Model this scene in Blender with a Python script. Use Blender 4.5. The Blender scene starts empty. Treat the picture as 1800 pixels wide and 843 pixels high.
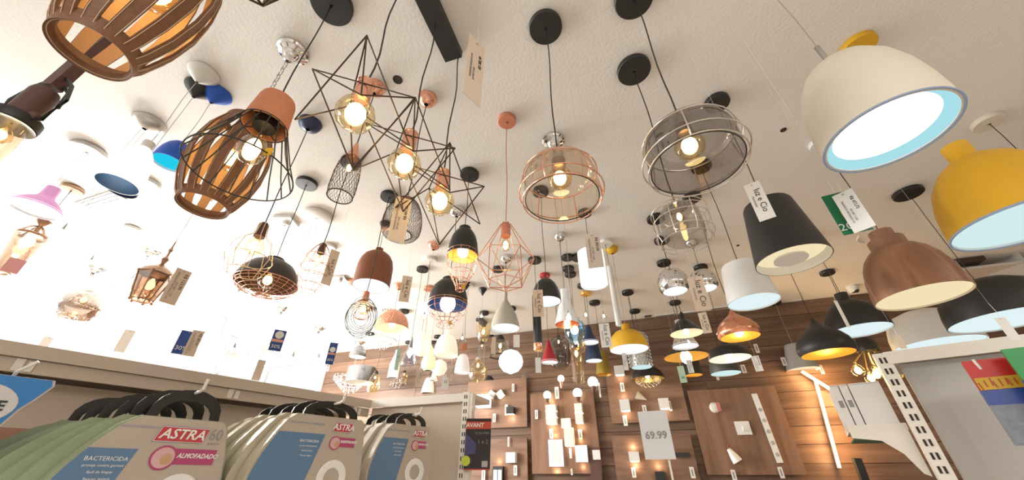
import bpy, math, random
from math import pi, sin, cos, tan, radians, sqrt, atan2
from mathutils import Vector, Matrix
random.seed(7)
SC = bpy.context.scene
COL = SC.collection

# ------------------------------------------------------------------ camera, world, lights, exposure
F = 640.0                        # focal length in pixels of the 1800 x 843 frame
PITCH = radians(33.0)
CP, SP = cos(PITCH), sin(PITCH)
CZ = 1.6                         # eye height
HC = 1.5                         # ceiling above the eye
CEIL = CZ + HC
cam_d = bpy.data.cameras.new('camera')
cam_d.sensor_fit = 'HORIZONTAL'
cam_d.sensor_width = 36.0
cam_d.lens = 36.0 * F / 1800.0
cam_d.clip_start = 0.02
cam = bpy.data.objects.new('camera', cam_d)
COL.objects.link(cam)
cam.location = (0, 0, CZ)
cam.rotation_euler = (pi / 2 + PITCH, 0, 0)
SC.camera = cam

world = bpy.data.worlds.new('daylight')
SC.world = world
world.use_nodes = True
bg = world.node_tree.nodes['Background']
bg.inputs[0].default_value = (0.96, 0.98, 1.0, 1)
bg.inputs[1].default_value = 1.3

SC.view_settings.view_transform = 'Standard'
SC.view_settings.look = 'None'
SC.view_settings.gamma = 1.0
SC.view_settings.exposure = 0.0
SC.cycles.max_bounces = 7
SC.cycles.diffuse_bounces = 3
SC.cycles.glossy_bounces = 3
SC.cycles.transmission_bounces = 4
SC.cycles.transparent_max_bounces = 16
SC.cycles.sample_clamp_indirect = 4.0
SC.cycles.caustics_reflective = False
SC.cycles.caustics_refractive = False


def lamp(name, loc, power, color=(1, 1, 1), radius=0.05, parent=None):
    d = bpy.data.lights.new(name, 'POINT')
    d.energy = power; d.color = color; d.shadow_soft_size = radius
    o = bpy.data.objects.new(name, d); COL.objects.link(o)
    o.location = loc
    if parent: o.parent = parent
    return o


def area(name, loc, rot, size, power, color=(1, 1, 1)):
    d = bpy.data.lights.new(name, 'AREA')
    d.shape = 'RECTANGLE'; d.size = size[0]; d.size_y = size[1]
    d.energy = power; d.color = color
    o = bpy.data.objects.new(name, d); COL.objects.link(o)
    o.location = loc; o.rotation_euler = rot
    return o


# daylight through the shop front on the left (outside the glass, facing in), and two unseen
# fill lights added behind the camera to brighten the ceiling
area('shopfront_daylight', (-9.2, 2.2, 1.3), (0, radians(-112), 0), (2.4, 9.0), 900, (1.0, 0.98, 0.96))
area('aisle_fill_light', (0.6, -2.2, 3.0), (0, 0, 0), (3.0, 0.5), 120, (1.0, 0.965, 0.925))
area('rear_fill_light', (3.2, -1.2, 3.0), (0, 0, 0), (0.5, 2.5), 42, (1.0, 0.88, 0.74))

# ------------------------------------------------------------------ projection helpers (pixels of the 1800 x 843 photograph)


def ray(x, y):
    u = (x - 900) / F; v = (421.5 - y) / F
    return Vector((u, CP - v * SP, SP + v * CP))


def at_depth(x, y, t):
    p = ray(x, y) * t; p.z += CZ
    return p


def at_height(x, y, z):
    d = ray(x, y); p = d * ((z - CZ) / d.z); p.z += CZ
    return p


def ycan(cy, h=HC):
    v = (421.5 - cy) / F
    return h * (CP - v * SP) / (SP + v * CP)


def z_at(Y, y):
    v = (421.5 - y) / F
    return CZ + Y * (SP + v * CP) / (CP - v * SP)


def proj(p):
    z = p[2] - CZ
    t = p[1] * CP + z * SP; up = z * CP - p[1] * SP
    return 900 + F * p[0] / t, 421.5 - F * up / t


def depth(p): return p[1] * CP + (p[2] - CZ) * SP


def radius_px(c, wpx):
    R = wpx * depth(c) / F / 2
    for _ in range(4):
        xs = [proj((c[0] + R * cos(a), c[1] + R * sin(a), c[2]))[0] for a in [k * pi / 12 for k in range(24)]]
        R *= wpx / (max(xs) - min(xs))
    return R


# ------------------------------------------------------------------ materials
MATS = {}


def nodes(m):
    m.use_nodes = True
    return m.node_tree.nodes, m.node_tree.links


def pbr(name, col, rough=0.5, metal=0.0, noise=0.0, nscale=30, bump=0.0, coat=0.0, spec=0.5, sss=0.0):
    if name in MATS: return MATS[name]
    m = bpy.data.materials.new(name); n, l = nodes(m)
    b = n['Principled BSDF']
    b.inputs['Base Color'].default_value = (*col, 1)
    b.inputs['Roughness'].default_value = rough
    b.inputs['Metallic'].default_value = metal
    b.inputs['Coat Weight'].default_value = coat
    b.inputs['Specular IOR Level'].default_value = spec
    if noise or bump:
        tc = n.new('ShaderNodeTexCoord'); nt = n.new('ShaderNodeTexNoise')
        nt.inputs['Scale'].default_value = nscale; nt.inputs['Detail'].default_value = 4
        l.new(tc.outputs['Object'], nt.inputs['Vector'])
        if noise:
            mx = n.new('ShaderNodeMix'); mx.data_type = 'RGBA'
            mx.inputs[6].default_value = (*[c * (1 - noise) for c in col], 1)
            mx.inputs[7].default_value = (*[min(1, c * (1 + noise)) for c in col], 1)
            l.new(nt.outputs['Fac'], mx.inputs[0]); l.new(mx.outputs[2], b.inputs['Base Color'])
        if bump:
            bp = n.new('ShaderNodeBump'); bp.inputs['Strength'].default_value = bump
            bp.inputs['Distance'].default_value = 0.01
            l.new(nt.outputs['Fac'], bp.inputs['Height']); l.new(bp.outputs[0], b.inputs['Normal'])
    MATS[name] = m
    return m


def emit(name, col, s):
    if name in MATS: return MATS[name]
    m = bpy.data.materials.new(name); n, l = nodes(m)
    n.remove(n['Principled BSDF'])
    e = n.new('ShaderNodeEmission'); e.inputs[0].default_value = (*col, 1); e.inputs[1].default_value = s
    l.new(e.outputs[0], n['Material Output'].inputs[0])
    MATS[name] = m
    return m


def opal(name, col, s):
    """milky lampshade glass lit from within"""
    if name in MATS: return MATS[name]
    m = pbr(name, col, .3)
    b = m.node_tree.nodes['Principled BSDF']
    b.inputs['Emission Color'].default_value = (*col, 1); b.inputs['Emission Strength'].default_value = s
    return m


def glass(name, tint, gloss=0.12, rough=0.03):
    """thin glass: a tinted see-through sheet with a fresnel reflection"""
    if name in MATS: return MATS[name]
    m = bpy.data.materials.new(name); n, l = nodes(m)
    n.remove(n['Principled BSDF'])
    t = n.new('ShaderNodeBsdfTransparent'); t.inputs[0].default_value = (*tint, 1)
    g = n.new('ShaderNodeBsdfGlossy'); g.inputs['Roughness'].default_value = rough
    lw = n.new('ShaderNodeLayerWeight'); lw.inputs[0].default_value = 0.25
    mr = n.new('ShaderNodeMath'); mr.operation = 'MULTIPLY_ADD'; mr.inputs[1].default_value = 0.6; mr.inputs[2].default_value = gloss
    mx = n.new('ShaderNodeMixShader')
    l.new(lw.outputs['Facing'], mr.inputs[0]); l.new(mr.outputs[0], mx.inputs[0])
    l.new(t.outputs[0], mx.inputs[1]); l.new(g.outputs[0], mx.inputs[2])
    l.new(mx.outputs[0], n['Material Output'].inputs[0])
    MATS[name] = m
    return m


def wood(name, c1, c2, scale=(1, 1, 12), rough=0.5, wave=2.0):
    if name in MATS: return MATS[name]
    m = bpy.data.materials.new(name); n, l = nodes(m)
    b = n['Principled BSDF']; b.inputs['Roughness'].default_value = rough
    tc = n.new('ShaderNodeTexCoord'); mp = n.new('ShaderNodeMapping')
    mp.inputs['Scale'].default_value = scale
    oi = n.new('ShaderNodeObjectInfo')
    n1 = n.new('ShaderNodeTexNoise'); n1.inputs['Scale'].default_value = 1.6; n1.inputs['Detail'].default_value = 8
    n1.inputs['Roughness'].default_value = 0.65; n1.inputs['Distortion'].default_value = 0.6
    ad = n.new('ShaderNodeVectorMath'); ad.operation = 'ADD'
    ml = n.new('ShaderNodeVectorMath'); ml.operation = 'SCALE'; ml.inputs['Scale'].default_value = 17.0
    cb = n.new('ShaderNodeCombineXYZ')
    l.new(oi.outputs['Random'], cb.inputs[0]); l.new(oi.outputs['Random'], cb.inputs[2])
    l.new(cb.outputs[0], ml.inputs[0])
    l.new(tc.outputs['Object'], mp.inputs[0]); l.new(mp.outputs[0], ad.inputs[0]); l.new(ml.outputs[0], ad.inputs[1])
    l.new(ad.outputs[0], n1.inputs['Vector'])
    rp = n.new('ShaderNodeValToRGB')
    rp.color_ramp.elements[0].position = 0.34; rp.color_ramp.elements[0].color = (*c1, 1)
    rp.color_ramp.elements[1].position = 0.66; rp.color_ramp.elements[1].color = (*c2, 1)
    l.new(n1.outputs['Fac'], rp.inputs[0])
    hs = n.new('ShaderNodeHueSaturation')
    mm = n.new('ShaderNodeMath'); mm.operation = 'MULTIPLY_ADD'; mm.inputs[1].default_value = 0.3; mm.inputs[2].default_value = 0.85
    l.new(oi.outputs['Random'], mm.inputs[0]); l.new(mm.outputs[0], hs.inputs['Value'])
    l.new(rp.outputs[0], hs.inputs['Color']); l.new(hs.outputs[0], b.inputs['Base Color'])
    bp = n.new('ShaderNodeBump'); bp.inputs['Strength'].default_value = 0.15; bp.inputs['Distance'].default_value = 0.002
    l.new(n1.outputs['Fac'], bp.inputs['Height']); l.new(bp.outputs[0], b.inputs['Normal'])
    MATS[name] = m
    return m


def plaster():
    m = bpy.data.materials.new('ceiling_plaster'); n, l = nodes(m)
    b = n['Principled BSDF']; b.inputs['Roughness'].default_value = 0.85
    tc = n.new('ShaderNodeTexCoord')
    n1 = n.new('ShaderNodeTexNoise'); n1.inputs['Scale'].default_value = 80; n1.inputs['Detail'].default_value = 5
    n2 = n.new('ShaderNodeTexNoise'); n2.inputs['Scale'].default_value = 1.1; n2.inputs['Detail'].default_value = 4
    l.new(tc.outputs['Object'], n1.inputs[0]); l.new(tc.outputs['Object'], n2.inputs[0])
    mx = n.new('ShaderNodeMix'); mx.data_type = 'RGBA'
    mx.inputs[6].default_value = (0.79, 0.75, 0.70, 1); mx.inputs[7].default_value = (0.87, 0.84, 0.80, 1)
    l.new(n2.outputs['Fac'], mx.inputs[0]); l.new(mx.outputs[2], b.inputs['Base Color'])
    bp = n.new('ShaderNodeBump'); bp.inputs['Strength'].default_value = 0.35; bp.inputs['Distance'].default_value = 0.004
    l.new(n1.outputs['Fac'], bp.inputs['Height']); l.new(bp.outputs[0], b.inputs['Normal'])
    return m


black = pbr('matte_black', (0.018, 0.017, 0.016), 0.45)
blackg = pbr('gloss_black', (0.012, 0.012, 0.014), 0.2)
darkw = pbr('bronze_wire', (0.06, 0.035, 0.022), 0.35, 0.6)
copper = pbr('copper', (0.80, 0.36, 0.22), 0.22, 0.9)
rose = pbr('rose_copper', (0.86, 0.44, 0.31), 0.22, 0.75)
copperp = pbr('copper_paint', (0.62, 0.24, 0.15), 0.5, 0.1)
terra = pbr('terracotta', (0.62, 0.25, 0.13), 0.75, 0, 0.12, 60, 0.2)
chrome = pbr('chrome', (0.78, 0.78, 0.78), 0.08, 1.0)
steel = pbr('brushed_steel', (0.55, 0.54, 0.52), 0.32, 0.9)
silverw = pbr('champagne_wire', (0.72, 0.66, 0.58), 0.28, 0.9)
bronze = pbr('antique_bronze', (0.32, 0.20, 0.13), 0.3, 0.9, 0.25, 40)
goldm = pbr('gold_lining', (0.95, 0.55, 0.12), 0.35, 0.5)
white = pbr('white_paint', (0.80, 0.79, 0.76), 0.45)
cream = pbr('cream_paint', (0.74, 0.68, 0.56), 0.45)
whiteg = pbr('white_enamel', (0.85, 0.85, 0.84), 0.25)
greyp = pbr('grey_paint', (0.42, 0.43, 0.43), 0.5)
yellow = pbr('mustard_yellow', (0.72, 0.40, 0.015), 0.5, 0, 0.05, 60)
navy = pbr('navy_paint', (0.02, 0.035, 0.09), 0.4)
bluep = pbr('royal_blue', (0.01, 0.10, 0.55), 0.4)
redp = pbr('red_paint', (0.42, 0.02, 0.03), 0.4)
pinkp = pbr('pink_paint', (0.80, 0.34, 0.78), 0.5)
leather = pbr('brown_leather', (0.20, 0.085, 0.04), 0.5, 0, 0.25, 80, 0.25)
suede = pbr('tan_suede_lining', (0.72, 0.45, 0.23), 0.7)
leather2 = pbr('tan_leather', (0.26, 0.085, 0.035), 0.55, 0, 0.12, 60, 0.15)
brownp = pbr('chocolate_paint', (0.10, 0.045, 0.035), 0.5, 0, 0.2, 30)
stitch = pbr('beige_thread', (0.62, 0.46, 0.30), 0.7)
shelfm = pbr('beige_shelf_enamel', (0.56, 0.47, 0.38), 0.4)
shelfw = pbr('white_shelf_enamel', (0.80, 0.76, 0.70), 0.35)
paneg = pbr('grey_back_panel', (0.50, 0.49, 0.47), 0.5)
slot = pbr('slot_shadow', (0.03, 0.025, 0.02), 0.8)
paper = pbr('white_card', (0.82, 0.80, 0.77), 0.7)
kraft = pbr('beige_card', (0.70, 0.56, 0.44), 0.7)
ink = pbr('dark_ink', (0.05, 0.045, 0.045), 0.7)
inkg = pbr('grey_ink', (0.28, 0.27, 0.27), 0.7)
walnut = wood('walnut_turned', (0.20, 0.085, 0.04), (0.36, 0.18, 0.095), (9, 9, 1.4), 0.45)
oakm = wood('wall_board_wood', (0.10, 0.052, 0.03), (0.235, 0.138, 0.088), (0.5, 3, 7), 0.5)
oakp = wood('display_panel_wood', (0.17, 0.085, 0.05), (0.30, 0.175, 0.115), (0.5, 3, 6), 0.5)
oakv = wood('upright_panel_wood', (0.16, 0.08, 0.045), (0.29, 0.16, 0.10), (6, 3, 0.5), 0.5)

e_core = emit('warm_filament_core', (1.0, 0.80, 0.42), 14.0)
e_warm = emit('warm_bulb', (1.0, 0.86, 0.62), 6.0)
e_white = emit('white_led', (0.93, 0.97, 1.0), 1.6)
e_cool = emit('cool_diffuser', (0.76, 0.90, 0.92), 1.0)
e_pale = emit('pale_blue_diffuser', (0.64, 0.84, 0.84), 1.0)
e_cream = emit('cream_diffuser', (0.95, 0.80, 0.50), 0.95)
e_opal = opal('opal_glass_lit', (.92, 0.86, 0.70), .55)
e_strip = emit('warm_neon', (1.0, 0.72, 0.35), 6.0)
g_amber = glass('amber_glass', (0.98, 0.87, 0.64), 0.10)
g_champ = glass('champagne_glass', (0.90, 0.80, 0.68), 0.07)
g_smoke = glass('smoked_glass', (0.52, 0.49, 0.47), 0.07)
g_smoke2 = glass('light_smoked_glass', (0.72, 0.69, 0.66), 0.08)
g_clear = glass('clear_glass', (0.93, 0.95, 0.95), 0.06)
g_blue = glass('blue_glass', (0.45, 0.72, 0.90), 0.1)
g_plas = glass('clear_wrap', (0.95, 0.95, 0.92), 0.05, 0.2)

# ------------------------------------------------------------------ mesh builder


class MB:
    def __init__(s): s.v = []; s.f = []; s.m = []

    def add(s, vs, fs, mi=0, M=None):
        o = len(s.v)
        s.v += [tuple(M @ Vector(p)) if M else tuple(p) for p in vs]
        for f in fs: s.f.append(tuple(i + o for i in f)); s.m.append(mi)
        return s

    def box(s, c, d, mi=0, M=None):
        x, y, z = d[0] / 2, d[1] / 2, d[2] / 2
        vs = [(c[0] + a * x, c[1] + b * y, c[2] + e * z) for a in (-1, 1) for b in (-1, 1) for e in (-1, 1)]
        return s.add(vs, [(0, 1, 3, 2), (4, 6, 7, 5), (0, 4, 5, 1), (2, 3, 7, 6), (0, 2, 6, 4), (1, 5, 7, 3)], mi, M)

    def lathe(s, prof, n=32, mi=0, M=None, cap0=False, cap1=False, a0=0.0):
        vs = [(r * cos(a0 + 2 * pi * k / n), r * sin(a0 + 2 * pi * k / n), z) for r, z in prof for k in range(n)]
        fs = [(i * n + k, i * n + (k + 1) % n, (i + 1) * n + (k + 1) % n, (i + 1) * n + k)
              for i in range(len(prof) - 1) for k in range(n)]
        if cap0: fs.append(tuple(reversed(range(n))))
        if cap1: fs.append(tuple((len(prof) - 1) * n + k for k in range(n)))
        return s.add(vs, fs, mi, M)

    def tube(s, pts, r, n=6, mi=0, closed=False, M=None):
        P = [Vector(p) for p in pts]; N = len(P); vs = []
        up0 = None
        for i, p in enumerate(P):
            if closed: d = P[(i + 1) % N] - P[i - 1]
            else: d = P[min(i + 1, N - 1)] - P[max(i - 1, 0)]
            if d.length < 1e-9: d = Vector((0, 0, 1))
            d.normalize()
            if up0 is None:
                up0 = Vector((0, 0, 1)) if abs(d.z) < 0.9 else Vector((1, 0, 0))
            a = d.cross(up0)
            if a.length < 1e-3: a = d.cross(Vector((0.3, 1, 0.2)))
            a.normalize(); b = d.cross(a); up0 = -b if False else up0
            for k in range(n):
                t = 2 * pi * k / n
                vs.append(tuple(p + a * (r * cos(t)) + b * (r * sin(t))))
        fs = []
        for i in range(N if closed else N - 1):
            j = (i + 1) % N
            for k in range(n):
                fs.append((i * n + k, i * n + (k + 1) % n, j * n + (k + 1) % n, j * n + k))
        if not closed:
            fs.append(tuple(range(n))); fs.append(tuple((N - 1) * n + k for k in reversed(range(n))))
        return s.add(vs, fs, mi, M)

    def ring(s, R, z, r, n=32, mi=0, M=None, k=6):
        return s.tube([(R * cos(2 * pi * i / n), R * sin(2 * pi * i / n), z) for i in range(n)], r, k, mi, True, M)

    def ball(s, c, r, n=16, m=10, mi=0, sz=1.0, M=None):
        prof = [(max(1e-4, r * sin(pi * i / m)), -r * sz * cos(pi * i / m)) for i in range(m + 1)]
        T = Matrix.Translation(c)
        return s.lathe(prof, n, mi, (M @ T) if M else T)

    def build(s, name, mats, parent=None, smooth=True, loc=None, kind=None):
        me = bpy.data.meshes.new(name)
        me.from_pydata(s.v, [], s.f)
        if not isinstance(mats, (list, tuple)): mats = [mats]
        for m in mats: me.materials.append(m)
        me.polygons.foreach_set('material_index', s.m)
        me.polygons.foreach_set('use_smooth', [smooth] * len(s.f))
        me.update()
        if smooth:
            try: me.set_sharp_from_angle(angle=radians(38))
            except Exception: pass
        o = bpy.data.objects.new(name, me); COL.objects.link(o)
        if parent: o.parent = parent
        if loc is not None: o.location = loc
        if kind: o['kind'] = kind
        return o


def tag_props(o, label, cat, group=None):
    o['label'] = label; o['category'] = cat
    if group: o['group'] = group
    return o


def thing(name, label, cat, loc, rotz=0.0, group=None):
    o = bpy.data.objects.new(name, None); COL.objects.link(o)
    o.location = loc; o.rotation_euler = (0, 0, rotz); o.empty_display_size = 0.05
    return tag_props(o, label, cat, group)


def struct(o):
    o['kind'] = 'structure'
    return o


def text(body, parent, loc, size, mat, theta=0.0, rot=None, name='lettering', align='CENTER', bold=0.0, squash=1.0, shear=0.0):
    cu = bpy.data.curves.new(name, 'FONT'); cu.body = body; cu.size = size
    cu.align_x = align; cu.align_y = 'CENTER'; cu.extrude = 0.0003; cu.offset = bold; cu.resolution_u = 2; cu.shear = shear
    cu.materials.append(mat)
    o = bpy.data.objects.new(name, cu); COL.objects.link(o)
    o.parent = parent; o.location = loc
    o.rotation_euler = rot if rot else (pi / 2, theta, 0)
    o.scale = (squash, 1, 1)
    return o


# ------------------------------------------------------------------ the room shell
WD = Vector((0.947, -0.322, 0)).normalized()            # along the wood wall, to the right
WN = Vector((-WD.y * -1, 0, 0)); WN = Vector((WD.y, -WD.x, 0))   # out of the wall, into the room
WO = Vector((1.29, 3.98, 0))
WROT = atan2(WD.y, WD.x)


def on_wall(x, y, off=0.0):
    d = ray(x, y); o = Vector((0, 0, CZ)); P0 = WO + WN * off
    t = (P0 - o).dot(WN) / d.dot(WN)
    p = o + d * t
    return (p - WO).dot(WD), p.z


def wall_pt(s, z, off=0.0):
    p = WO + WD * s + WN * off
    return Vector((p.x, p.y, z))


mp_ceiling = plaster()
yw = lambda x: WO.y + (x - WO.x) * WD.y / WD.x
q = [(-8.7, -5.1), (6.7, -5.1), (6.7, yw(6.7) + .1), (-8.7, yw(-8.7) + .1)]
c = MB().add([(x, y, CEIL) for x, y in q] + [(x, y, CEIL + .12) for x, y in q], [(3, 2, 1, 0), (4, 5, 6, 7)] + [(i, (i + 1) % 4, 4 + (i + 1) % 4, 4 + i) for i in range(4)]).build('ceiling', mp_ceiling, smooth=False); struct(c)
tile = pbr('floor_tile', (0.62, 0.58, 0.53), 0.25, 0, 0.1, 3)
c = MB().box((0, 0, -0.05), (30, 24, 0.1)).build('floor', tile, smooth=False); struct(c)
plain = pbr('plain_wall', (0.66, 0.60, 0.54), 0.8, 0, 0.03, 2)
c = MB().box((0, -5.05, CEIL / 2), (18, 0.1, CEIL)).build('wall_rear', plain, smooth=False); struct(c)
c = MB().box((6.6, 0.0, CEIL / 2), (0.1, 10.2, CEIL)).build('wall_right', plain, smooth=False); struct(c)

# wood-clad wall: boards as parts
SL, SR = -4.15, 6.0
wall = MB().box(((SL + SR) / 2, 0.09, CEIL / 2), (SR - SL, 0.10, CEIL)).build('wall_back', pbr('board_backing', (0.05, 0.03, 0.02), 0.8), smooth=False)
wall.location = WO; wall.rotation_euler = (0, 0, WROT); struct(wall)
NB = 22; bh = CEIL / NB; board_meshes = {}
for i in range(NB):
    x = SL; k = 0; cut = [0.9, 2.1, 1.5][i % 3]
    while x < SR - 0.01:
        L = min(cut if k == 0 else 2.7, SR - x)
        key = round(L, 3)
        if key not in board_meshes:
            b = MB(); b.box((0, 0, 0), (L - 0.003, 0.02, bh - 0.004))
            o = b.build('board', oakm, wall, smooth=False); board_meshes[key] = o.data
        else:
            o = bpy.data.objects.new('board', board_meshes[key]); COL.objects.link(o); o.parent = wall
        o.location = (x + L / 2, 0.028 + random.uniform(0, 0.003), (i + 0.5) * bh)
        x += L; k += 1
# glazed shop front left of the wood wall and along the far left
alu = pbr('shopfront_frame', (0.82, 0.82, 0.82), 0.4)


def shopfront(name, s0, s1, org, ang, n):
    r = MB()
    W = s1 - s0
    for k in range(n + 1): r.box((s0 + W * k / n, 0, CEIL / 2), (0.06, 0.06, CEIL))
    r.box(((s0 + s1) / 2, 0, 0.05), (W, 0.06, 0.1)); r.box(((s0 + s1) / 2, 0, CEIL - 0.06), (W, 0.06, 0.12))
    o = r.build(name, alu, smooth=False); o.location = org; o.rotation_euler = (0, 0, ang); struct(o)
    for k in range(n):
        MB().box((s0 + W * (k + .5) / n, 0, CEIL / 2), (W / n - 0.06, 0.008, CEIL - 0.22)).build('pane', g_clear, o, smooth=False)
    return o


shopfront('window_1', SL - 4.4, SL - 0.03, WO, WROT, 4)
shopfront('window_2', -5.0, 7.0, (-8.6, 0, 0), pi / 2, 7)

# ------------------------------------------------------------------ pendants


def bulb(parent, z, r, kind='globe', M=None, power=0.0, col=(1, 0.75, 0.45), x=0.0, y=0.0):
    """lamp bulb hanging below height z"""
    if kind == 'globe':
        b = MB().lathe([(0.012 * r / .047, 0), (0.014 * r / .047, -0.02 * r / .047), (r * .55, -r * .62), (r * .87, -r * 1.05), (r, -r * 1.55), (r * .87, -r * 2.05), (r * .5, -r * 2.42), (1e-4, -r * 2.55)], 20)
        g = b.build('bulb', g_amber, parent, loc=(x, y, z))
        MB().ball((0, 0, -r * 1.5), r * .52, 12, 8, 0, 1.2).build('filament', e_core, g)
        zc = z - r * 1.5
    elif kind == 'drop':
        b = MB().lathe([(r * .3, 0), (r * .42, -r * .8), (r * .9, -r * 1.9), (r, -r * 2.6), (r * .8, -r * 3.3), (r * .4, -r * 3.7), (1e-4, -r * 3.85)], 16)
        g = b.build('bulb', g_amber, parent, loc=(x, y, z))
        MB().ball((0, 0, -r * 2.4), r * .55, 12, 8, 0, 1.9).build('filament', e_core, g)
        zc = z - r * 2.4
    else:
        b = MB().lathe([(r * .35, 0), (r * .45, -r * .5), (r * .9, -r * 1.3), (r, -r * 1.9), (r * .8, -r * 2.5), (r * .4, -r * 2.85), (1e-4, -r * 2.95)], 16)
        m = {'warm': e_warm, 'white': emit('white_bulb', (0.9, 0.96, 1.0), 5.0), 'soft': emit('soft_bulb', (1.0, 0.80, 0.6), 2.5)}[kind]
        b.build('bulb', m, parent, loc=(x, y, z)); zc = z - r * 1.8
    if power:
        lamp('bulb_light', (x, y, zc - (r * 1.3 if kind not in ('globe', 'drop') else 0)), power, col, r * .5, parent)


def canopy(parent, z, style, mat, r):
    b = MB()
    if style == 'disc': b.lathe([(r * .96, 0), (r, -.003), (r, -.022), (r * .96, -.025), (.006, -.026)], 32)
    elif style == 'dome': b.lathe([(r, 0), (r * .98, -.01), (r * .85, -.028), (r * .5, -.044), (.01, -.05)], 28)
    elif style == 'cone': b.lathe([(r * .95, 0), (r, -.006), (r * .92, -.014), (r * .2, -.062), (.006, -.07)], 24)
    elif style == 'bell': b.lathe([(r, 0), (r, -.012), (r * .85, -.03), (r * .25, -.05), (r * .12, -.09)], 24)
    elif style == 'square': b.box((0, 0, -.012), (2 * r, 2 * r, .024)); b.lathe([(r * .4, -.02), (r * .35, -.045), (.005, -.048)], 16)
    elif style == 'stepped':
        b.lathe([(r, 0), (r, -.008), (r * .86, -.014), (r * .84, -.02), (r * .6, -.028), (r * .56, -.036), (r * .3, -.05), (r * .25, -.07), (.008, -.075)], 32)
    b.build('canopy', mat, parent, loc=(0, 0, z), smooth=(style != 'square'))


ALL = []


def pend(name, label, cat, rim, w, top, can, body, cmat=black, cstyle='disc', cr=.055, cord=black, wire=.0022,
         chain=False, kw=None, group=None, ndrop=1):
    Y = ycan(can)
    d = ray(*rim); c = Vector((d.x * Y / d.y, Y, z_at(Y, rim[1])))
    R = radius_px(c, w); H = z_at(Y, top) - c.z
    root = thing(name, label, cat, c, group=group)
    if c.z + H < CEIL - .03:
        canopy(root, CEIL - c.z, cstyle, cmat, cr)
        z0, z1 = H - .002, CEIL - c.z - .02
        if chain:
            b = MB(); k = 0; z = z0
            while z < z1:
                M = Matrix.Translation((0, 0, z)) @ Matrix.Rotation((k % 2) * pi / 2, 4, 'Z')
                b.tube([(.007 * cos(a), 0, .014 * sin(a) + .009) for a in [j * pi / 5 for j in range(10)]], .0018, 5, 0, True, M)
                z += .022; k += 1
            b.build('chain', cord, root)
        else:
            b = MB(); ph = random.random() * 6; am = min(.004, .0025 * (z1 - z0) / .5)
            for q in range(ndrop):
                dx = (q - (ndrop - 1) / 2) * .03
                b.tube([(dx + am * sin(ph + j * .9) * (0 < j < 8), am * cos(ph * 2 + j * .7) * (0 < j < 8), z0 + (z1 - z0) * j / 8) for j in range(9)], wire, 6)
            b.build('cord', cord, root)
    body(root, R, H, **(kw or {}))
    ALL.append((label, c, R))
    return root


P_DOME = [(1, 0), (.995, .1), (.96, .3), (.87, .52), (.7, .73), (.45, .89), (.2, .975), (.05, 1)]
P_DOMEN = [(1, 0), (.985, .12), (.93, .32), (.80, .52), (.58, .68), (.36, .77), (.23, .80), (.21, .83), (.215, 1), (.05, 1)]
P_BELL = [(1, 0), (.9, .12), (.72, .30), (.55, .45), (.38, .56), (.22, .64), (.16, .72), (.13, .9), (.06, 1)]
P_CONE = [(1, 0), (.06, .98), (.03, 1)]
P_ONION = [(.93, 0), (1, .09), (1.0, .2), (.92, .36), (.74, .52), (.5, .65), (.3, .76), (.15, .87), (.06, 1)]
P_FRUST = [(1, 0), (.72, .97), (.69, 1), (.03, 1)]
P_TALL = [(1, 0), (1.0, .25), (.98, .5), (.9, .66), (.74, .78), (.5, .86), (.26, .895), (.22, .90), (.22, 1), (.05, 1)]
P_SPHERE = [(.80, 0), (.94, .12), (1, .32), (.99, .52), (.88, .72), (.66, .88), (.36, .97), (.05, 1)]


def shell(root, R, H, prof, outer, inner, n=40, name='shade', thick=.003):
    po = [(r * R, z * H) for r, z in prof]
    pi_ = [(max(.002, r * R - thick), z * H - (thick if z > .9 else 0)) for r, z in prof]
    b = MB(); b.lathe(po, n, 0)
    b.lathe(list(reversed(pi_)), n, 1)
    b.lathe([(pi_[0][0], pi_[0][1]), (po[0][0], po[0][1])], n, 0)
    return b.build(name, [outer, inner], root)


def shade_body(root, R, H, prof=P_DOME, outer=black, inner=whiteg, lit='disc', diff=None, power=0, lcol=(1, .8, .55),
               bz=.55, br=.03, bk='warm', neck=None, rimm=None, disc_in=.05, n=40):
    shell(root, R, H, prof, outer, inner, n)
    if lit == 'disc':
        r0 = prof[0][0] * R * .965
        MB().lathe([(r0, 0), (r0 * .98, .002), (.001, .003)], n).build('diffuser', diff or e_cool, root, loc=(0, 0, H * disc_in))
    elif lit == 'bulb':
        MB().lathe([(.016, 0), (.019, -.03), (.012, -.03)], 14, 0).build('socket', black, root, loc=(0, 0, min(H * .95, H * bz + br * 1.2 + .02)))
        bulb(root, min(H * .9, H * bz + br * 1.2), br, bk, power=power, col=lcol)
    if lit == 'disc' and diff is None and not rimm and R > .05: rimm = pbr('pale_blue_rim', (.25, .42, .55), .4)
    if rimm:
        MB().ring(prof[0][0] * R, 0, .0035 if R > .12 else .0022, 40).build('rim_band', rimm, root)
    if neck:
        mat, r, h = neck
        MB().lathe([(r, 0), (r, h), (r * .9, h + .003), (.004, h + .004)], 24, cap0=True).build('neck', mat, root, loc=(0, 0, H - h * .3))


def wires(b, R, H, rings, prof, n, r, twist=0.0, mi=0):
    for rr, z in rings: b.ring(rr * R, z * H, r, 36, mi)
    for k in range(n):
        a = 2 * pi * k / n
        pts = []
        for j, (rr, z) in enumerate(prof):
            aa = a + twist * j
            pts.append((rr * R * cos(aa), rr * R * sin(aa), z * H))
        b.tube(pts, r, 5, mi)


def cyl_cap(root, r0, r1, z0, z1, mat, name='socket'):
    return MB().lathe([(r0, 0), (r0, (z1 - z0) * .1), (r1, (z1 - z0) * .9), (r1 * .7, z1 - z0), (.002, z1 - z0)], 24, cap0=True).build(name, mat, root, loc=(0, 0, z0))


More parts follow.
